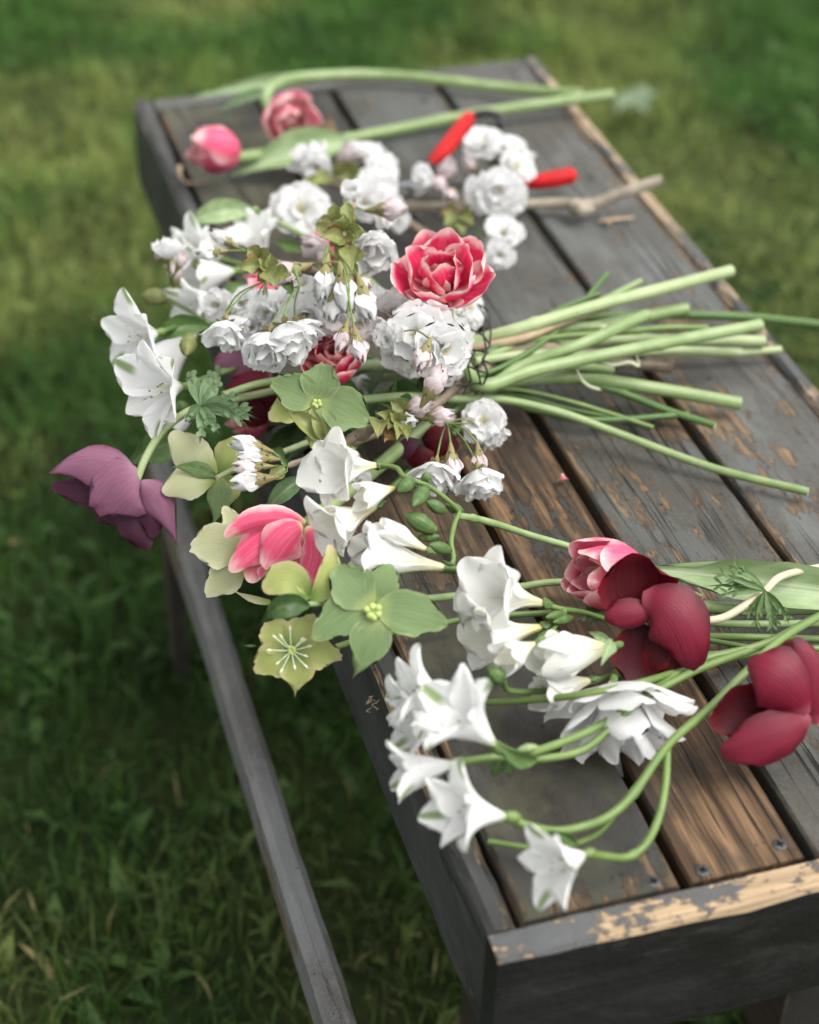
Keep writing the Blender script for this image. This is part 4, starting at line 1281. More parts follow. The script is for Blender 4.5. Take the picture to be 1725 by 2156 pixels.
# cherry in the bouquet
cherry("cherry_branch", (640, 580, 0.125), "cherry branch with drooping white blossoms and pink-tipped buds in the heart of the bouquet", G_C, [
    (472, 708, 0.125, 96, 'bell', (-.05, -.95, .3), 1), (498, 688, 0.115, 80, 'bell', (.5, -.8, .2), 1), (560, 738, 0.125, 123, 'bell', (-.15, -.85, .45), 2), (608, 722, 0.130, 132, 'bell', (.15, -.85, .45), 2), (640, 705, 0.115, 96, 'bell', (.4, -.8, .4), 2),
    (466, 500, 0.135, 41, 'bud', (-.85, .5, .2), 0), (436, 531, 0.135, 43, 'bud', (-.98, -.1, .2), 0), (596, 577, 0.140, 66, 'bud', (-.9, -.35, .3), 3), (683, 598, 0.140, 66, 'bud', (-.1, -.97, .3), 3), (729, 620, 0.140, 71, 'bud', (.2, -.95, .3), 3),
    (770, 642, 0.135, 66, 'bud', (.25, -.95, .3), 4), (703, 652, 0.130, 50, 'bud', (0, -.95, .3), 3), (765, 598, 0.130, 39, 'bud', (.5, -.6, .5), 4), (640, 668, 0.110, 125, 'full', (-.1, -.5, .8), 3), (700, 668, 0.110, 109, 'full', (.1, -.5, .8), 3),
    (760, 680, 0.105, 96, 'full', (.1, -.2, .9), 4), (828, 660, 0.105, 114, 'full', (.1, .1, 1), 5), (905, 672, 0.100, 96, 'full', (.3, .2, .8), 5), (880, 702, 0.120, 146, 'full', (0, -.15, .95), 5), (938, 735, 0.115, 125, 'full', (.35, -.2, .8), 5),
    (948, 775, 0.070, 105, 'bell', (.5, -.75, .4), 5), (800, 690, 0.110, 64, 'cup', (-.5, .2, .8), 5), (842, 740, 0.105, 96, 'full', (-.2, -.5, .8), 5), (984, 650, 0.055, 91, 'open', (.5, .1, .7), 5), (815, 712, 0.115, 68, 'full', (-.5, -.3, .8), 5),
    (890, 757, 0.130, 52, 'bud', (-.3, -.85, .4), 5), (918, 803, 0.115, 62, 'bud', (.45, .75, .3), 6), (722, 718, 0.140, 50, 'bud', (-.2, -.9, .4), 4), (756, 736, 0.140, 52, 'bud', (.2, -.9, .4), 4), (786, 528, 0.135, 119, 'bell', (.15, -.5, .75), 4),
    (662, 522, 0.120, 71, 'bud', (-.5, .1, .7), 4), (740, 402, 0.135, 66, 'cup', (-.1, .45, .85), 7), (828, 440, 0.135, 59, 'bud', (.95, 0, .3), 7), (812, 452, 0.120, 68, 'full', (.6, -.2, .5), 7), (352, 518, 0.105, 75, 'bell', (-.05, .95, .3), 8),
    (336, 535, 0.095, 27, 'bud', (-.4, .6, .4), 8), (370, 574, 0.055, 41, 'bud', (.1, .9, .3), 8), (382, 548, 0.100, 32, 'bud', (.4, .7, .3), 8), (610, 640, 0.100, 103, 'full', (-.3, .2, .9), 3), (560, 660, 0.095, 91, 'full', (-.3, -.3, .8), 2),
    (740, 655, 0.105, 80, 'full', (0, 0, 1), 4), (530, 690, .085, 84, 'full', (-.2, -.1, .9), 2), (585, 690, .09, 92, 'bell', (0, -.7, .6), 2), (660, 640, .10, 88, 'full', (-.2, .3, .9), 3), (700, 610, .095, 70, 'full', (.2, .4, .8), 3), (790, 640, .095, 84, 'full', (.2, .3, .9), 5), (850, 690, .115, 90, 'full', (-.3, .1, .9), 5), (905, 730, .115, 92, 'bell', (.2, -.6, .7), 5), (930, 690, .105, 84, 'full', (.4, .3, .8), 5), (965, 700, .09, 74, 'full', (.5, .1, .8), 5), (640, 600, .09, 70, 'full', (-.3, .4, .8), 3), (510, 640, .075, 80, 'full', (-.4, .1, .8), 1), (455, 640, .07, 74, 'full', (-.5, 0, .8), 1), (985, 680, .075, 70, 'bell', (.5, -.5, .6), 5), (865, 770, .08, 62, 'full', (0, -.5, .8), 5), (860, 640, 0.095, 80, 'full', (-.1, .4, .8), 5)],
    [(560, 530, 0.140), (560, 590, 0.145), (632, 600, 0.145), (680, 555, 0.150), (722, 540, 0.150), (790, 720, 0.105), (890, 850, 0.095), (738, 430, 0.145), (358, 580, 0.050)],
    [([(538, 548, 0.145), (590, 556, 0.143), (660, 572, 0.135), (730, 620, 0.120), (850, 700, 0.095), (960, 790, 0.045), (985, 815, 0.040), (1040, 757, 0.045), (1105, 735, 0.045), (1260, 745, 0.035)], [8, 9, 10, 12, 12, 12], S_WOOD),
     ([(742, 430, 0.147), (728, 470, 0.147), (724, 500, 0.145), (730, 560, 0.130), (760, 640, 0.115)], [7, 12, 12, 8], S_WOOD), ([(545, 560, 0.147), (560, 590, 0.147), (555, 620, 0.145)], [4, 3, 3], S_GREEN), ([(620, 565, 0.147), (632, 600, 0.147)], [4, 3], S_GREEN),
     ([(690, 520, 0.150), (680, 555, 0.150)], [4, 3], S_GREEN), ([(358, 580, 0.050), (360, 610, 0.045), (400, 650, 0.040)], [4, 4], S_GREEN)],
    [((735, 480, 0.150), (728, 418, 0.160), 30, L_OLIVE, .6), ((722, 500, 0.150), (672, 500, 0.155), 34, L_OLIVE, .5), ((730, 520, 0.145), (742, 580, 0.150), 40, L_OLIVE, .4), ((700, 500, 0.145), (660, 470, 0.145), 30, L_OLIVE, .5), ((555, 560, 0.150), (500, 570, 0.150), 36, L_OLIVE, .5),
     ((560, 570, 0.150), (585, 610, 0.153), 40, L_OLIVE, .5), ((545, 540, 0.150), (520, 520, 0.155), 34, L_OLIVE, .5), ((600, 590, 0.135), (620, 630, 0.135), 26, L_GREEN, .4), ((700, 560, 0.140), (720, 600, 0.145), 26, L_GREEN, .4)], 23,
    [(548, 548, 0.149, 7, 34), (726, 492, 0.150, 8, 36), (570, 570, 0.147, 5, 34), (735, 545, 0.135, 5, 30), (708, 470, 0.145, 4, 34)])

cherry("cherry_branch", (930, 890, .06), "small cherry spray with long green stalks hanging over the bare brown planks", G_C, [
    (1020, 886, .05, 100, 'open', (-.25, .1, .96), 0), (1042, 922, .04, 74, 'bell', (.55, -.6, .3), 0), (915, 1012, .06, 112, 'bell', (-.1, -.85, .45), 0), (1012, 1022, .055, 104, 'bell', (.12, -.88, .42), 0), (952, 984, .065, 52, 'bud', (.05, -.95, .3), 0),
    (1010, 975, .06, 44, 'bud', (.1, -.95, .3), 0), (930, 876, .08, 50, 'bud', (.95, .1, .3), 1), (882, 856, .085, 50, 'bud', (.9, .2, .4), 1), (856, 887, .085, 48, 'bud', (.7, -.2, .7), 1), (738, 985, .05, 70, 'full', (.3, .2, .8), 2), (755, 1010, .045, 64, 'full', (.4, -.2, .8), 2),
    (762, 815, .05, 54, 'full', (.4, 0, .8), 1)],
    [(940, 890, .065), (850, 870, .08), (725, 950, .06)],
    [([(712, 945, .075), (745, 920, .078), (790, 900, .08), (850, 880, .078), (920, 850, .06), (1000, 790, .045), (1150, 760, .02), (1310, 766, .012), (1415, 776, .010)], [8, 9, 10, 12, 13], S_WOOD), ([(850, 872, .08), (900, 880, .075), (942, 892, .068)], [4, 4, 3], S_GREEN),
     ([(712, 945, .075), (716, 975, .06)], [6, 7], S_WOOD)],
    [((835, 885, .085), (790, 870, .095), 30, L_OLIVE, .6), ((845, 890, .085), (835, 930, .09), 28, L_OLIVE, .5), ((855, 895, .085), (858, 930, .09), 26, L_OLIVE, .5), ((835, 890, .08), (815, 905, .09), 36, L_OLIVE, .5), ((800, 885, .085), (795, 925, .09), 44, L_OLIVE, .6),
     ((850, 865, .085), (820, 845, .09), 34, L_OLIVE, .5), ((700, 950, .08), (640, 920, .08), 40, L_OLIVE, .4), ((870, 850, .085), (840, 835, .085), 26, L_GREEN, .5)], 24, [(838, 890, .085, 6, 36), (715, 950, .08, 4, 26)])

cherry("cherry_branch", (600, 985, .05), "tight bunch of closed white cherry buds beside the cream hellebore", G_C, [
    (517, 936, .085, 58, 'bud', (-.95, .25, .3), 0), (530, 964, .083, 56, 'bud', (-.95, .05, .3), 0), (522, 984, .08, 50, 'bud', (-.97, -.05, .2), 0), (519, 1014, .083, 64, 'bud', (-.97, -.15, .3), 0)],
    [(604, 982, .07)], [([(604, 982, .07), (660, 960, .07), (715, 945, .07), (850, 890, .05), (960, 830, .04), (1060, 800, .03)], [5, 7, 9], S_WOOD)],
    [((600, 985, .075), (560, 1018, .07), 34, L_OLIVE, .4), ((600, 970, .07), (570, 945, .07), 30, L_GREEN, .4), ((605, 980, .08), (590, 962, .085), 16, L_GREEN, .4)], 25)

# ------------------------------------------------------------------ hellebores
G_H = "green hellebores"


def nectaries(t, A, c, n, r, spread, mat=None, name="nectary"):
    for k in range(n):
        a = 2 * math.pi * k / n + .4
        b = A.p((c[0], c[1], c[2]))
        e = A.p((c[0] + spread * math.cos(a) * RNG.uniform(.6, 1.1), c[1] + spread * math.sin(a) * RNG.uniform(.6, 1.1), c[2] + r * 1.5))
        mb = MB()
        rr = r * A.s
        tube(mb, [b, b.lerp(e, .5), e, e + (e - b) * .25], [rr * .5, rr * .95, rr, rr * .35], 8, 0, n=3)
        build(mb, name, [mat or M_NECT], t)


def stamens(t, A, c, n, L):
    mb = MB()
    for k in range(n):
        a = 2 * math.pi * k / n + RNG.uniform(-.25, .25)
        l = L * RNG.uniform(.65, 1.1)
        e = A.p((c[0] + l * math.cos(a), c[1] + l * math.sin(a), c[2] + 14))
        b = A.p((c[0] + 4 * math.cos(a), c[1] + 4 * math.sin(a), c[2]))
        tube(mb, [b, b.lerp(e, .5) - FW * A.s * 6, e], .9 * A.s, 5, 0, n=3)
        tube(mb, [e, e + (e - b).normalized() * 8 * A.s], [2.6 * A.s, 1.8 * A.s], 6, 0, n=3)
    build(mb, "stamens", [M_STAMEN_W], t)


t = thing("hellebore", at(670, 850, .1), "green hellebore facing up in the middle of the bouquet below the coral tulip", "hellebore", G_H)
A = Anchor(668, 850, .10)
hero(t, A, [
    ((664, 846, 0), (610, 850, 8), (566, 884, -14), 62, M_HELL_Y, dict(pr='round', cup=.2, ruf=.02, jag=.03)),
    ((664, 846, 2), (640, 830, 22), (571, 802, 0), 82, M_HELL, dict(pr='round', cup=.15, ruf=.025, jag=.03)),
    ((668, 844, 2), (672, 815, 24), (684, 762, 0), 84, M_HELL, dict(pr='round', cup=.15, ruf=.025, jag=.04)),
    ((672, 850, 2), (672, 885, 24), (694, 934, -6), 62, M_HELL, dict(pr='round', cup=.2, ruf=.02, jag=.03)),
    ((672, 848, 4), (720, 850, 26), (776, 892, 2), 96, M_HELL, dict(pr='round', cup=.12, ruf=.02, jag=.03))], 7)
nectaries(t, A, (667, 849, 4), 5, 5, 9)
stem(t, [(668, 850, .098), (740, 845, .075), (850, 835, .055), (960, 840, .045), (1062, 842, .04), (1180, 868, .03), (1300, 912, .018), (1500, 985, .010), (1702, 1036, .0085)], 9, S_TULIP)
leaf(t, (690, 938, .11), (600, 862, .125), 38, L_OLIVE, .5, (640, 880, .14), 10, .3, 17, jag=.06)
leaf(t, (694, 934, .11), (655, 850, .13), 26, L_OLIVE, .5, (668, 890, .14), -10, .4, 18)

t = thing("hellebore", at(787, 1285, .07), "largest green hellebore, flat open with five broad petals, at the bench edge", "hellebore", G_H)
A = Anchor(787, 1287, .075)
hero(t, A, [
    ((782, 1278, -2), (745, 1265, 12), (660, 1345, 0), 92, M_HELL, dict(pr='round', cup=.12, ruf=.02, jag=.02)),
    ((790, 1274, -2), (800, 1235, 16), (824, 1188, 2), 76, M_HELL, dict(pr='round', cup=.12, ruf=.02, jag=.04)),
    ((782, 1274, 0), (745, 1240, 18), (704, 1193, 2), 98, M_HELL, dict(pr='round', cup=.12, ruf=.02, jag=.02)),
    ((786, 1294, 0), (790, 1350, 16), (742, 1430, -2), 92, M_HELL, dict(pr='point', cup=.12, ruf=.025, jag=.02)),
    ((792, 1286, 2), (850, 1278, 18), (940, 1318, 4), 98, M_HELL, dict(pr='round', cup=.1, ruf=.02, jag=.02))], 8)
nectaries(t, A, (786, 1288, 4), 6, 8.5, 17)
stem(t, [(800, 1282, .068), (880, 1264, .06), (950, 1256, .05), (1060, 1242, .03), (1190, 1226, .015), (1330, 1260, .012), (1490, 1310, .012), (1725, 1313, .012), (1850, 1320, .012)], 8, S_TULIP)

t = thing("hellebore", at(614, 1372, .04), "yellow-green hellebore with white stamens hanging clear of the bench edge", "hellebore", G_H)
A = Anchor(614, 1372, .045)
hero(t, A, [
    ((612, 1366, -2), (590, 1340, 10), (548, 1320, 0), 78, M_HELL_Y, dict(pr='round', cup=.15, ruf=.03, jag=.05)),
    ((614, 1364, 0), (630, 1335, 12), (668, 1300, 0), 74, M_HELL_Y, dict(pr='round', cup=.15, ruf=.03, jag=.05)),
    ((610, 1374, 2), (580, 1385, 12), (538, 1412, -2), 80, M_HELL_Y, dict(pr='round', cup=.15, ruf=.03, jag=.05)),
    ((620, 1372, 2), (660, 1372, 14), (716, 1384, 0), 72, M_HELL_Y, dict(pr='round', cup=.15, ruf=.035, jag=.06)),
    ((616, 1380, 4), (632, 1410, 16), (622, 1464, -4), 78, M_HELL_Y, dict(pr='point', cup=.15, ruf=.03, jag=.05))], 9)
nectaries(t, A, (614, 1369, 3), 7, 4, 9, M_HELL and M_NECT)
stamens(t, A, (614, 1370, 5), 12, 42)
stem(t, [(616, 1372, .038), (680, 1370, .02), (780, 1340, .012), (900, 1320, .012), (1000, 1300, .012), (1160, 1290, .010)], 7, S_GREEN)
leaf(t, (540, 1360, .04), (511, 1361, .04), 6, L_GREEN, .2, None, 0, .1, 19)

t = thing("hellebore", at(505, 1190, .03), "pale cream-green hellebore spread behind the low front tulip", "hellebore", G_H)
A = Anchor(510, 1190, .045)
hero(t, A, [
    ((515, 1165, -4), (500, 1110, 0), (470, 1066, -6), 46, M_HELL_C, dict(pr='round', cup=.2, ruf=.02)),
    ((518, 1198, -4), (480, 1200, 4), (436, 1256, -8), 74, M_HELL_C, dict(pr='round', cup=.15, ruf=.03, jag=.02)),
    ((515, 1182, 0), (470, 1130, 14), (402, 1160, 0), 100, M_HELL_C, dict(pr='round', cup=.15, ruf=.03, jag=.03)),
    ((570, 1268, 0), (535, 1266, 6), (496, 1246, 6), 16, M_HELL_C, dict(pr='strap', cup=.5))], 10)
stem(t, [(520, 1185, .04), (620, 1160, .02), (760, 1080, .015), (900, 960, .015), (1040, 848, .02), (1120, 862, .015), (1250, 884, .012), (1450, 872, .010)], 6.5, S_DARK, bumps=[(.8, .4, .012)])

t = thing("hellebore", at(650, 1262, .05), "cupped lime green hellebore holding the pink tulip from below, with a dark toothed leaf", "hellebore", G_H)
A = Anchor(650, 1250, .08)
hero(t, A, [
    ((652, 1262, 2), (705, 1235, 10), (694, 1146, 0), 56, M_HELL_Y, dict(pr='round', cup=.4, roll=20, ruf=.02)),
    ((650, 1262, 6), (606, 1195, 26), (556, 1246, 14), 86, M_HELL_Y, dict(pr='round', cup=.2, ruf=.02, roll=10)),
    ((648, 1255, 8), (632, 1235, 16), (622, 1208, 8), 18, M_HELL_Y, dict(pr='lance', cup=.4))], 11)
leaf(t, (650, 1276, .085), (544, 1318, .075), 52, L_DARK, .3, (590, 1260, .10), 0, .3, 20, 'lance', jag=.03)
stem(t, [(645, 1272, .08), (690, 1272, .07), (760, 1275, .055), (900, 1262, .03), (1100, 1232, .02), (1200, 1226, .012)], 5.5, S_TULIP)

t = thing("hellebore", at(455, 1003, .05), "drooping cream and olive hellebore seen from behind, under the feathery collar leaves", "hellebore", G_H)
A = Anchor(455, 1003, .055)
hero(t, A, [
    ((460, 995, -10), (490, 960, 4), (502, 918, -6), 76, M_HELL_Y, dict(pr='round', cup=-.2, ruf=.03)),
    ((455, 1000, -8), (400, 960, 14), (360, 908, 0), 82, M_HELL_C, dict(pr='round', cup=-.25, ruf=.03)),
    ((458, 1005, 0), (470, 1050, 12), (448, 1106, -10), 56, M_HELL, dict(pr='point', cup=-.25, ruf=.02)),
    ((462, 1005, -6), (500, 1030, 6), (488, 1060, -12), 50, M_HELL_Y, dict(pr='point', cup=-.25, ruf=.02)),
    ((456, 1003, 4), (400, 1000, 24), (343, 1038, 0), 80, M_HELL_C, dict(pr='round', cup=-.3, ruf=.03, roll=12)),
    ((458, 1006, 8), (415, 978, 22), (358, 984, 14), 34, L_GREEN, dict(pr='lance', cup=-.2, fold=.2))], 12)
stem(t, [(457, 1006, .06), (515, 978, .06), (600, 950, .045), (750, 890, .03), (900, 830, .03), (1010, 770, .03), (1150, 745, .02), (1300, 742, .016), (1380, 744, .014), (1520, 744, .012), (1645, 736, .012)], 9, S_PALE, taper=.6)

# ------------------------------------------------------------------ anemones
G_N = "dark anemones"
t = thing("anemone", at(285, 1008, .03), "dusky purple anemone nodding off the bench on a pale curved stem", "anemone", G_N)
A = Anchor(285, 1010, .05)
hero(t, A, [
    ((282, 1030, -30), (210, 1045, -22), (108, 1022, -40), 70, M_PURPLE_IN, dict(pr='round', cup=-.2)),
    ((285, 1030, -25), (230, 1070, -10), (200, 1088, -30), 90, M_PURPLE_IN, dict(pr='round', cup=-.2)),
    ((292, 1035, -20), (268, 1090, -8), (314, 1156, -28), 86, M_PURPLE_IN, dict(pr='round', cup=-.2, ruf=.04)),
    ((298, 1025, -8), (322, 1075, 6), (322, 1132, -14), 62, M_PURPLE_IN, dict(pr='round', cup=-.4, ruf=.03)),
    ((286, 1010, 0), (200, 958, 22), (103, 996, -8), 96, M_PURPLE, dict(pr='ovate', cup=-.25, ruf=.035, jag=.03, two=M_PURPLE_IN)),
    ((296, 1015, 2), (335, 1040, 22), (374, 1152, -16), 76, M_PURPLE, dict(pr='lance', cup=-.35, ruf=.04, jag=.03, two=M_PURPLE_IN)),
    ((296, 1004, 6), (262, 1006, 44), (204, 1078, 2), 150, M_PURPLE, dict(pr='round', cup=-.3, ruf=.03, jag=.05, two=M_PURPLE_IN))], 13)
stem(t, [(288, 1012, .05), (305, 968, .06), (332, 922, .07), (368, 885, .08), (424, 855, .085), (520, 835, .06), (700, 800, .04), (900, 790, .04), (1000, 740, .04), (1120, 700, .04), (1200, 688, .045), (1275, 690, .04)], 8, S_PALE, taper=.95)
for i, tips in enumerate([[(404, 778, .10), (392, 790, .095)], [(479, 768, .10), (452, 782, .10), (466, 800, .10)], [(505, 833, .10), (500, 845, .095)], [(548, 884, .095), (540, 872, .09), (520, 896, .095), (530, 905, .09)], [(420, 938, .085), (463, 915, .09), (440, 905, .09)], [(386, 892, .085), (400, 900, .08)]]):
    frond(t, (424, 856, .092), tips, L_BLUE, 30, seed=100 + i * 9)

t = thing("anemone", at(520, 800, .03), "plum red anemone half hidden inside the bouquet behind the collar leaves", "anemone", G_N)
A = Anchor(520, 800, .05)
hero(t, A, [
    ((570, 815, -20), (540, 850, -10), (525, 900, -20), 90, M_BURG_IN, dict(pr='round', cup=-.2)),
    ((560, 800, -10), (600, 850, 0), (560, 880, -20), 80, M_BURG_IN, dict(pr='round', cup=-.2)),
    ((565, 800, 0), (510, 735, 20), (452, 776, 0), 90, M_PURPLE, dict(pr='round', cup=-.3, ruf=.02)),
    ((568, 805, 2), (540, 790, 22), (475, 826, 0), 70, M_BURG, dict(pr='round', cup=-.3, ruf=.02))], 14)
stem(t, [(470, 832, .07), (560, 805, .07), (700, 790, .05), (860, 770, .045), (1000, 735, .045), (1100, 715, .04), (1180, 720, .04)], 8, S_TULIP)
t = thing("anemone", at(900, 945, .03), "dark plum anemone deep in the shade under the cherry stalks", "anemone", G_N)
A = Anchor(900, 945, .03)
hero(t, A, [((890, 930, 0), (920, 920, 10), (965, 945, 0), 70, M_BURG_IN, dict(pr='round', cup=-.3)), ((885, 935, 4), (880, 960, 12), (900, 990, 0), 60, M_BURG_IN, dict(pr='round', cup=-.3)), ((885, 930, 4), (860, 940, 12), (845, 965, 0), 50, M_PURPLE_IN, dict(pr='round', cup=-.3))], 15)
stem(t, [(888, 930, .03), (960, 860, .035), (1040, 800, .035), (1160, 792, .03), (1290, 820, .02), (1400, 862, .012), (1506, 896, .009)], 8, S_DARK, bumps=[(.7, .3, .012)])

t = thing("anemone", at(1372, 1300, .03), "burgundy anemone propped against the pink tulip, one petal glowing crimson", "anemone", G_N)
A = Anchor(1372, 1300, .06)
hero(t, A, [
    ((1360, 1315, -22), (1340, 1375, -26), (1345, 1446, -6), 128, M_BURG_IN, dict(pr='round', cup=.2, ruf=.035, jag=.025)),
    ((1375, 1320, -12), (1410, 1390, -6), (1398, 1440, -10), 90, M_BURG_IN, dict(pr='round', cup=-.2)),
    ((1372, 1300, -16), (1325, 1240, -34), (1345, 1166, 14), 172, M_BURG_IN, dict(pr='round', cup=.3, ruf=.04, jag=.03)),
    ((1385, 1288, 2), (1320, 1290, 24), (1272, 1300, 6), 66, M_BURG, dict(pr='round', cup=-.35, ruf=.035, jag=.025)),
    ((1352, 1262, 12), (1445, 1268, 62), (1462, 1412, 12), 142, M_BURG, dict(pr='round', cup=-.35, ruf=.03, jag=.02))], 16)
stem(t, [(1385, 1300, .05), (1440, 1312, .045), (1479, 1308, .04), (1532, 1297, .04), (1605, 1249, .045), (1645, 1214, .04), (1725, 1195, .03), (1850, 1178, .02)], 8.5, S_CREAM)
for i, tips in enumerate([[(1495, 1205, .06), (1520, 1225, .055), (1480, 1235, .05), (1505, 1255, .05), (1530, 1190, .06)], [(1590, 1340, .03), (1560, 1310, .035)], [(1625, 1350, .03), (1665, 1320, .04), (1640, 1340, .03)]]):
    frond(t, (1612, 1244, .05), tips, L_GREEN, 17, seed=160 + i * 9)

t = thing("anemone", at(1690, 1480, .03), "burgundy anemone lying near the bench's corner above the orange plank", "anemone", G_N)
A = Anchor(1690, 1480, .05)
hero(t, A, [
    ((1670, 1510, -24), (1570, 1480, -34), (1500, 1530, -8), 124, M_BURG_IN, dict(pr='round', cup=.2, ruf=.035, jag=.025)),
    ((1720, 1520, -10), (1790, 1440, 18), (1775, 1360, 0), 96, M_BURG, dict(pr='round', cup=-.35)),
    ((1700, 1440, -10), (1670, 1400, 0), (1655, 1350, -10), 60, M_BURG_IN, dict(pr='round', cup=-.35)),
    ((1725, 1525, 0), (1715, 1420, 38), (1676, 1342, 12), 90, M_BURG, dict(pr='round', cup=-.4, ruf=.035, jag=.025)),
    ((1705, 1505, 2), (1640, 1560, 46), (1516, 1586, 12), 112, M_BURG, dict(pr='round', cup=-.3, ruf=.035, jag=.025)),
    ((1698, 1505, 8), (1668, 1420, 64), (1574, 1400, 22), 146, M_BURG, dict(pr='round', cup=-.35, ruf=.03, jag=.02))], 17)
stem(t, [(1720, 1520, .04), (1800, 1540, .03), (1900, 1560, .015)], 9, S_CREAM)

# ------------------------------------------------------------------ freesias
G_F = "white freesias"
t = thing("freesia", at(800, 1050, .07), "white freesia spray with open funnels and a zigzag of green buds at the bouquet front", "freesia", G_F)
r_ = random.Random(41)
funnel(t, 800, 980, .10, (-.74, -.04, .68), 182, 15, (7, 9, 20, 56, 74), (M_FREESIA, M_FREESIA), 'freesia', r_, .52, jit=3, tilt=3)
funnel(t, 800, 1062, .095, (-.80, -.38, .42), 166, 40, (8, 10, 22, 52, 66), (M_FREESIA, M_FREESIA_Y), 'freesia', r_, .52, jit=3, tilt=3)
funnel(t, 836, 1026, .105, (-.82, -.22, .58), 108, 60, (14, 18, 22, 12, 2), (M_FREESIA, M_FREESIA_Y), 'freesia', r_, .46)
funnel(t, 948, 1196, .075, (-.95, .16, .24), 236, 100, (6, 8, 14, 36, 62), (M_FREESIA, M_FREESIA), 'freesia', r_, .40)
funnel(t, 905, 1160, .09, (-.80, .40, .20), 130, 10, (10, 12, 10, 0, -6), (M_FREESIA, M_FREESIA), 'freesia', r_, .40, name="bud")
Z = [(800, 980, .10), (835, 985, .105), (850, 1003, .105), (880, 1015, .105), (905, 1025, .10), (945, 1055, .09), (966, 1078, .08), (958, 1100, .08), (950, 1140, .08), (955, 1175, .075), (948, 1196, .075)]
stem(t, Z, 5.5, S_GREEN, name="spike_stem", n=4)
for b_, e_, w_ in [((870, 1012, .11), (838, 1034, .11), 34), ((900, 1025, .105), (870, 1065, .11), 34), ((938, 1078, .09), (898, 1055, .10), 30), ((918, 1118, .09), (852, 1082, .10), 42), ((925, 1130, .085), (878, 1132, .085), 22), ((950, 1160, .08), (905, 1146, .09), 28), ((975, 1078, .075), (940, 1062, .085), 24), ((905, 1010, .1), (890, 1000, .1), 26)]:
    pod(t, b_, e_, w_, L_GREEN)
stem(t, [(962, 1086, .078), (1000, 1092, .065), (1040, 1102, .055), (1120, 1128, .035), (1215, 1156, .02), (1330, 1200, .012), (1480, 1260, .010)], 7.5, S_TULIP, bumps=[(.15, .3, .02)])
leaf(t, (640, 1008, .05), (546, 1094, .03), 42, L_BLUE, .4, (590, 1030, .055), 0, .3, 21)

t = thing("freesia", at(1150, 1290, .04), "white freesia spray lying beside the upright pink tulip, one throat tinged yellow", "freesia", G_F)
r_ = random.Random(42)
funnel(t, 1150, 1272, .06, (-.76, .20, .62), 226, 20, (7, 9, 20, 56, 76), (M_FREESIA, M_FREESIA), 'freesia', r_, .52, jit=3, tilt=3)
funnel(t, 1150, 1318, .055, (-.86, -.14, .42), 205, 50, (7, 9, 20, 50, 66), (M_FREESIA, M_FREESIA_Y), 'freesia', r_, .52, jit=3, tilt=3)
funnel(t, 1130, 1352, .07, (-.70, -.28, .65), 118, 75, (14, 20, 22, 12, 4), (M_FREESIA, M_FREESIA_Y), 'freesia', r_, .46)
stem(t, [(1150, 1272, .06), (1180, 1282, .055), (1230, 1290, .045), (1300, 1310, .025), (1400, 1330, .012), (1560, 1360, .010), (1800, 1400, .010)], 6, S_GREEN)
stem(t, [(1150, 1318, .055), (1175, 1305, .055), (1190, 1285, .055)], 5, S_GREEN, name="stalk")
stem(t, [(1130, 1352, .068), (1160, 1330, .055), (1190, 1290, .055)], 5, S_GREEN, name="stalk")
for b_, e_, w_ in [((1190, 1290, .055), (1150, 1300, .065), 20), ((1175, 1330, .05), (1130, 1345, .055), 26), ((1205, 1300, .05), (1165, 1310, .06), 22), ((1160, 1360, .05), (1110, 1395, .05), 26), ((1060, 1432, .06), (1030, 1410, .07), 44)]:
    pod(t, b_, e_, w_, L_GREEN)
stem(t, [(1060, 1432, .055), (1070, 1453, .04), (1118, 1456, .035), (1200, 1448, .03), (1300, 1420, .02), (1400, 1400, .012)], 6.5, S_GREEN, name="stalk")

t = thing("freesia", at(1280, 1370, .04), "plump closed white freesia bud between the freesia spray and the burgundy anemone", "freesia", G_F)
r_ = random.Random(43)
funnel(t, 1286, 1362, .06, (-.96, -.14, .22), 176, 20, (28, 26, 10, -10, -16), (M_FREESIA, M_FREESIA), 'freesia', r_, .66)
funnel(t, 1250, 1430, .04, (-.90, -.20, .30), 140, 50, (20, 20, 16, 14, 14), (M_FREESIA, M_FREESIA), 'freesia', r_, .60)
leaf(t, (1290, 1350, .065), (1265, 1405, .075), 30, L_TULIP, .4, None, 0, .3, 22)
leaf(t, (1290, 1355, .06), (1235, 1330, .06), 20, L_TULIP, .4, None, 0, .3, 23)
stem(t, [(1286, 1362, .055), (1340, 1350, .03), (1450, 1340, .012), (1700, 1345, .010), (1850, 1350, .010)], 8, S_GREEN)

t = thing("narcissus", at(1300, 1500, .03), "double white narcissus lying face down under the green stems", "narcissus")
M = Matrix.Translation(-t.location) @ head_matrix(1290, 1440, .035, (.08, -.78, .42), 20, 215)
r_ = random.Random(44)
ring(t, M, M_WHITE, 6, dict(L=.82, W=.60, th=[70, 72, 62, 58], pr='round', cup=.2, ruf=.05, nu=11, nv=12, jag=.008), 0, 12, 9, r_, variants=6)
ring(t, M, M_WHITE, 6, dict(L=.86, W=.54, th=[56, 52, 44, 42], pr='obov', cup=.3, ruf=.06, nu=11, nv=12, jag=.008), 25, 12, 9, r_, variants=6)
ring(t, M, M_WHITE, 6, dict(L=.88, W=.46, th=[38, 34, 28, 28], pr='obov', cup=.4, ruf=.07, nu=9, nv=11, jag=.008), 12, 16, 9, r_, variants=6)
ring(t, M, M_WHITE, 5, dict(L=.84, W=.36, th=[18, 16, 14, 14], pr='obov', cup=.4, ruf=.08, nu=9, nv=10, jag=.008), 40, 20, 9, r_, variants=5)
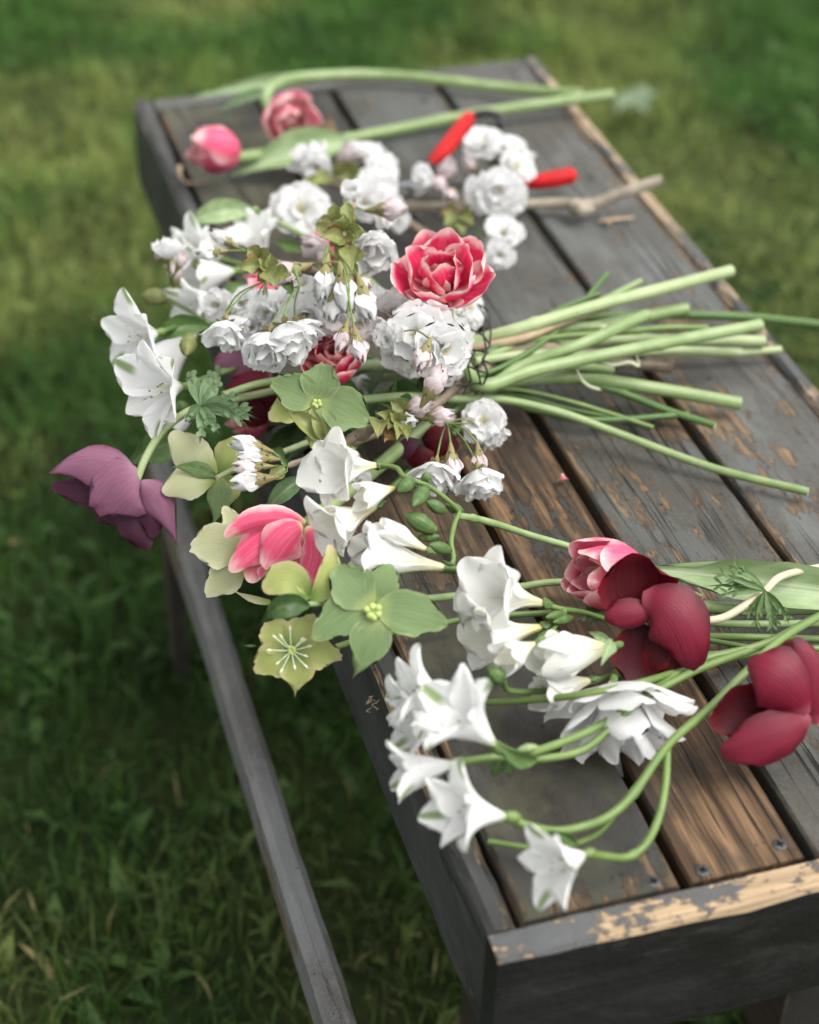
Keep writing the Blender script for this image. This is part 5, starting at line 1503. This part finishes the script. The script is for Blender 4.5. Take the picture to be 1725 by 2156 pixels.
stem(t, [(1290, 1440, .033), (1300, 1415, .025), (1340, 1400, .010), (1480, 1380, .009), (1700, 1380, .009), (1850, 1385, .009)], 9, S_GREEN)

# tulip B with its broad leaf
t = thing("tulip", at(1320, 1215, .02), "shell pink tulip on its side touching the burgundy anemone, with a broad ribbed leaf", "tulip", G_T)
tulip_head(t, 1340, 1212, .04, (-.84, .04, .54), 205, 30, 'closed', random.Random(18), (M_TULIP, M_TULIP_BLUSH))
stem(t, [(1328, 1222, .035), (1430, 1268, .016), (1520, 1280, .012), (1620, 1284, .012), (1725, 1280, .012), (1850, 1275, .012)], 14, S_TULIP)
leaf(t, (1900, 1262, .012), (1350, 1196, .03), 92, L_TULIP, .4, (1600, 1222, .035), 0, .2, 24, 'strap')
leaf(t, (1300, 1250, .03), (1232, 1280, .04), 34, L_BLUE, .4, None, 0, .3, 25)
leaf(t, (1290, 1270, .03), (1250, 1245, .05), 34, L_TULIP, .4, None, 0, .3, 26)
frond(t, (1290, 1285, .03), [(1225, 1290, .03), (1215, 1305, .03), (1240, 1320, .03)], L_BLUE, 22, seed=210)

# ------------------------------------------------------------------ the near alstroemerias
t = thing("alstroemeria", at(1605, 1357, .03), "white alstroemeria cluster at the near bench edge on two parallel arching stalks", "alstroemeria", G_A)
r_ = random.Random(51)
funnel(t, 962, 1480, .06, (-.86, .26, .34), 168, 10, (16, 20, 32, 50, 66), (M_ALS, M_ALS_IN), 'alstroemeria', r_, 0.43)
funnel(t, 965, 1512, .05, (-.92, -.06, .34), 168, 50, (16, 20, 30, 46, 62), (M_ALS, M_ALS_IN), 'alstroemeria', r_, 0.41)
funnel(t, 1046, 1572, .065, (-.62, .58, .46), 196, 100, (14, 18, 28, 44, 62), (M_ALS, M_ALS_IN), 'alstroemeria', r_, 0.43)
funnel(t, 965, 1606, .05, (-.92, -.14, .25), 168, 30, (14, 16, 24, 34, 46), (M_ALS, M_ALS_IN), 'alstroemeria', r_, 0.37)
stem(t, [(1046, 1572, .06), (1080, 1590, .055), (1150, 1575, .045), (1250, 1535, .04), (1330, 1485, .04), (1400, 1435, .035), (1484, 1388, .03), (1605, 1357, .03), (1725, 1297, .03), (1850, 1240, .03)], 9, S_GREEN)
stem(t, [(965, 1606, .05), (1060, 1594, .045), (1140, 1597, .04), (1225, 1580, .035), (1290, 1530, .04), (1350, 1475, .04), (1470, 1410, .035), (1605, 1360, .028)], 9, S_GREEN, name="stalk")
stem(t, [(962, 1480, .055), (1010, 1500, .04), (1040, 1560, .04), (1100, 1592, .045)], 7, S_GREEN, name="stalk")
stem(t, [(965, 1512, .05), (1020, 1560, .04), (1080, 1596, .045)], 7, S_GREEN, name="stalk")
leaf(t, (1130, 1600, .05), (1042, 1556, .075), 36, L_GREEN, .4, (1080, 1606, .07), 0, .4, 27)
leaf(t, (1060, 1595, .04), (1035, 1640, .03), 36, L_GREEN, .3, None, 0, .3, 28)
leaf(t, (1075, 1600, .04), (1075, 1640, .03), 20, L_GREEN, .3, None, 0, .3, 29)
pod(t, (1090, 1580, .055), (1135, 1572, .055), 22, S_TULIP)

t = thing("alstroemeria", at(1567, 1419, .03), "white alstroemeria pair on the near grey plank, on one forked looping stem", "alstroemeria", G_A)
r_ = random.Random(52)
funnel(t, 1072, 1720, .05, (-.80, .16, .48), 198, 20, (12, 16, 26, 46, 66), (M_ALS, M_ALS_IN), 'alstroemeria', r_, 0.39)
funnel(t, 1236, 1798, .045, (-.80, -.14, .56), 158, 60, (24, 28, 38, 52, 66), (M_ALS, M_ALS_IN), 'alstroemeria', r_, 0.47)
stem(t, [(1072, 1720, .045), (1107, 1738, .04), (1165, 1750, .03), (1224, 1742, .026), (1282, 1719, .028), (1333, 1672, .03), (1390, 1590, .035), (1430, 1546, .035), (1493, 1492, .035), (1567, 1419, .04), (1640, 1350, .04), (1740, 1290, .035), (1850, 1230, .03)], 9.5, S_GREEN, bumps=[(.42, .25, .012)])
stem(t, [(1405, 1575, .033), (1402, 1645, .028), (1388, 1719, .022), (1360, 1777, .02), (1321, 1805, .02), (1271, 1803, .03), (1236, 1798, .042)], 9, S_GREEN, name="stalk", bumps=[(.62, .3, .02)])
stem(t, [(1290, 1722, .026), (1255, 1758, .018), (1204, 1778, .014), (1130, 1786, .012), (1028, 1772, .01)], 6.5, S_GREEN, name="stalk")
leaf(t, (1220, 1782, .02), (1150, 1745, .035), 18, L_GREEN, .4, None, 0, .3, 30)
t = thing("cut_stem", at(1338, 1439, .02), "bare green stem crossing the double white narcissus", "stem")
stem(t, [(1016, 1480, .02), (1120, 1474, .035), (1230, 1462, .05), (1338, 1440, .05), (1480, 1400, .02), (1620, 1372, .012), (1850, 1360, .010)], 8, S_GREEN)

# more stems that only show by their ends
t = thing("cut_stem", at(1330, 880, .01), "thin dark green stem end lying lowest of the bouquet's bundled stems", "stem")
stem(t, [(1000, 830, .03), (1100, 835, .02), (1200, 862, .010), (1310, 880, .006), (1420, 878, .006)], 5, S_DARK)
t = thing("cut_stem", at(1300, 690, .03), "short pale cut stem with a dried tan sheath in the middle of the bundle", "stem")
stem(t, [(980, 735, .05), (1100, 712, .055), (1180, 680, .055), (1276, 646, .055)], 9, S_TAN)
stem(t, [(980, 735, .05), (1080, 705, .05), (1200, 690, .045), (1262, 688, .042)], 12, S_TULIP, name="stalk")

for k, (lab, pts, rr, mm) in enumerate([
    ("slim green stem arching just above the lowest stems of the bundle", [(1010, 815, .04), (1100, 822, .03), (1190, 842, .022), (1290, 872, .014), (1376, 900, .008)], 5, S_GREEN),
    ("pale stem with a square-cut end under the thick middle stems", [(1000, 760, .05), (1120, 745, .045), (1230, 748, .04), (1400, 738, .03), (1560, 742, .02)], 10, S_PALE),
    ("slim dark stem poking up from the top of the bundle", [(1000, 760, .05), (1090, 700, .055), (1180, 650, .055), (1262, 618, .055)], 5, S_DARK),
    ("slim green stem wedged between the upper thick stems", [(1000, 745, .045), (1150, 712, .05), (1300, 700, .045), (1400, 690, .04), (1490, 690, .035)], 7, S_GREEN),
    ("short green stem with a slanted cut end low in the bundle", [(1000, 790, .04), (1100, 775, .045), (1200, 770, .04), (1290, 778, .03)], 9, S_TULIP)]):
    t = thing("cut_stem", at(*pts[2]), lab, "stem", "loose ends of the bundled stems")
    stem(t, pts, rr, mm, bumps=[(.6, .2, .015)])
# ------------------------------------------------------------------ wire netting round the stems, and scraps
M_WIRE = plain_mat("netting_wire", (.018, .020, .018), .5, .4, .3, 200, (.03, .035, .03))
t = thing("wire_netting", at(1020, 740, .04), "black hexagonal wire netting gathered round the bouquet's stems", "netting")
rng = random.Random(77)
rows = [[(1006, 640, .07), (1022, 668, .075), (1018, 706, .08), (1026, 742, .08), (1006, 780, .075), (1012, 806, .06), (1000, 836, .03)], [(1030, 655, .07), (1034, 690, .078), (1032, 726, .08), (1016, 756, .08), (1028, 786, .07), (1016, 815, .055), (1020, 838, .03)]]
for k in range(7):
    pts = [rows[0][k], rows[1][k]]
    bar(t, pts, [2.1, 2.1], "wire", M_WIRE, n=2)
for q in rows + [[(985, 690, .075), (1018, 706, .08), (1032, 726, .08)], [(990, 735, .075), (1026, 742, .08)], [(985, 770, .075), (1006, 780, .075)], [(1000, 740, .075), (985, 770, .075), (992, 800, .06), (975, 830, .05)], [(1016, 756, .08), (1042, 772, .07)], [(960, 812, .06), (1012, 806, .06)]]:
    P = [at(*p) for p in q]
    s = dep(P[0]) / F
    mb = MB()
    for i in range(len(P) - 1):
        tube(mb, [P[i], P[i + 1]], 2.1 * s, 6, 0, n=2)
    build(mb, "wire", [M_WIRE], t)
t = thing("raffia_shred", at(1260, 800, .04), "curled pale shred of stem fibre hanging from the bundled tulip stems", "fibre")
M_FIB = plain_mat("pale_fibre", (.55, .58, .42), .6, .3, 0, 300, (.45, .5, .33))
bar(t, [(1215, 778, .045), (1225, 800, .035), (1245, 815, .025), (1268, 818, .02), (1280, 802, .022)], [2, 4, 4, 4, 2], "strand", M_FIB, n=6)
bar(t, [(1262, 760, .05), (1290, 768, .045), (1325, 762, .045), (1345, 770, .04), (1340, 745, .05)], [2, 4, 4, 3, 1.5], "strand", M_FIB, n=6)
t = thing("fallen_petal", at(1186, 1010, .003), "tiny coral petal scrap on the bare brown plank", "petal")
v, f, u = petal_custom(at(1176, 1012, .002), at(1186, 1004, .008), at(1198, 1008, .003), .007, Vector((0, 0, 1)), 'ovate', .5, .05, nu=5, nv=7)
mb = MB()
mb.add(v, f, u)
build(mb, "petal", [M_TULIP_PALE], t)
t = thing("fallen_leaf", pd(1340, 215, 2.6), "pale silvery green leaf lying on the grass beyond the bench", "leaf")
d = ray(1340, 215)
P = CAM + d * ((.055 - CAM.z) / d.z)
t.location = P
s = dep(P) / F
for k, (dx, dy, w) in enumerate(((-40, 25, 44), (45, -22, 40), (10, 34, 30), (-15, -28, 34))):
    e = P + (RT * dx + Vector((-FW.x, -FW.y, 0)).normalized() * dy * 1.6) * s * 1.2
    mb = MB()
    mb.add(*petal_custom(P, P.lerp(e, .5) + Vector((0, 0, .012)), e, w * s * 1.2, Vector((0, 0, 1)), 'ovate', .3, .05, nu=5, nv=8, seed=k))
    build(mb, "leaflet", [M_LEAFPALE if 'M_LEAFPALE' in globals() else globals().setdefault('M_LEAFPALE', leaf_mat("leaf_silver", (.11, .16, .09), (.15, .21, .12), (.21, .26, .17)))], t)
t = thing("root_hairs", at(795, 1475, .003), "tangle of fine dry root hairs on the worn side board", "fibre")
for k in range(7):
    x0, y0 = 790 + rng.uniform(-10, 14), 1478 + rng.uniform(-14, 14)
    bar(t, [(x0, y0, .001), (x0 + rng.uniform(-14, 14), y0 + rng.uniform(-10, 10), .006), (x0 + rng.uniform(-16, 16), y0 + rng.uniform(-14, 14), .002)], [.45, .5, .3], "hair", S_TAN, n=4)
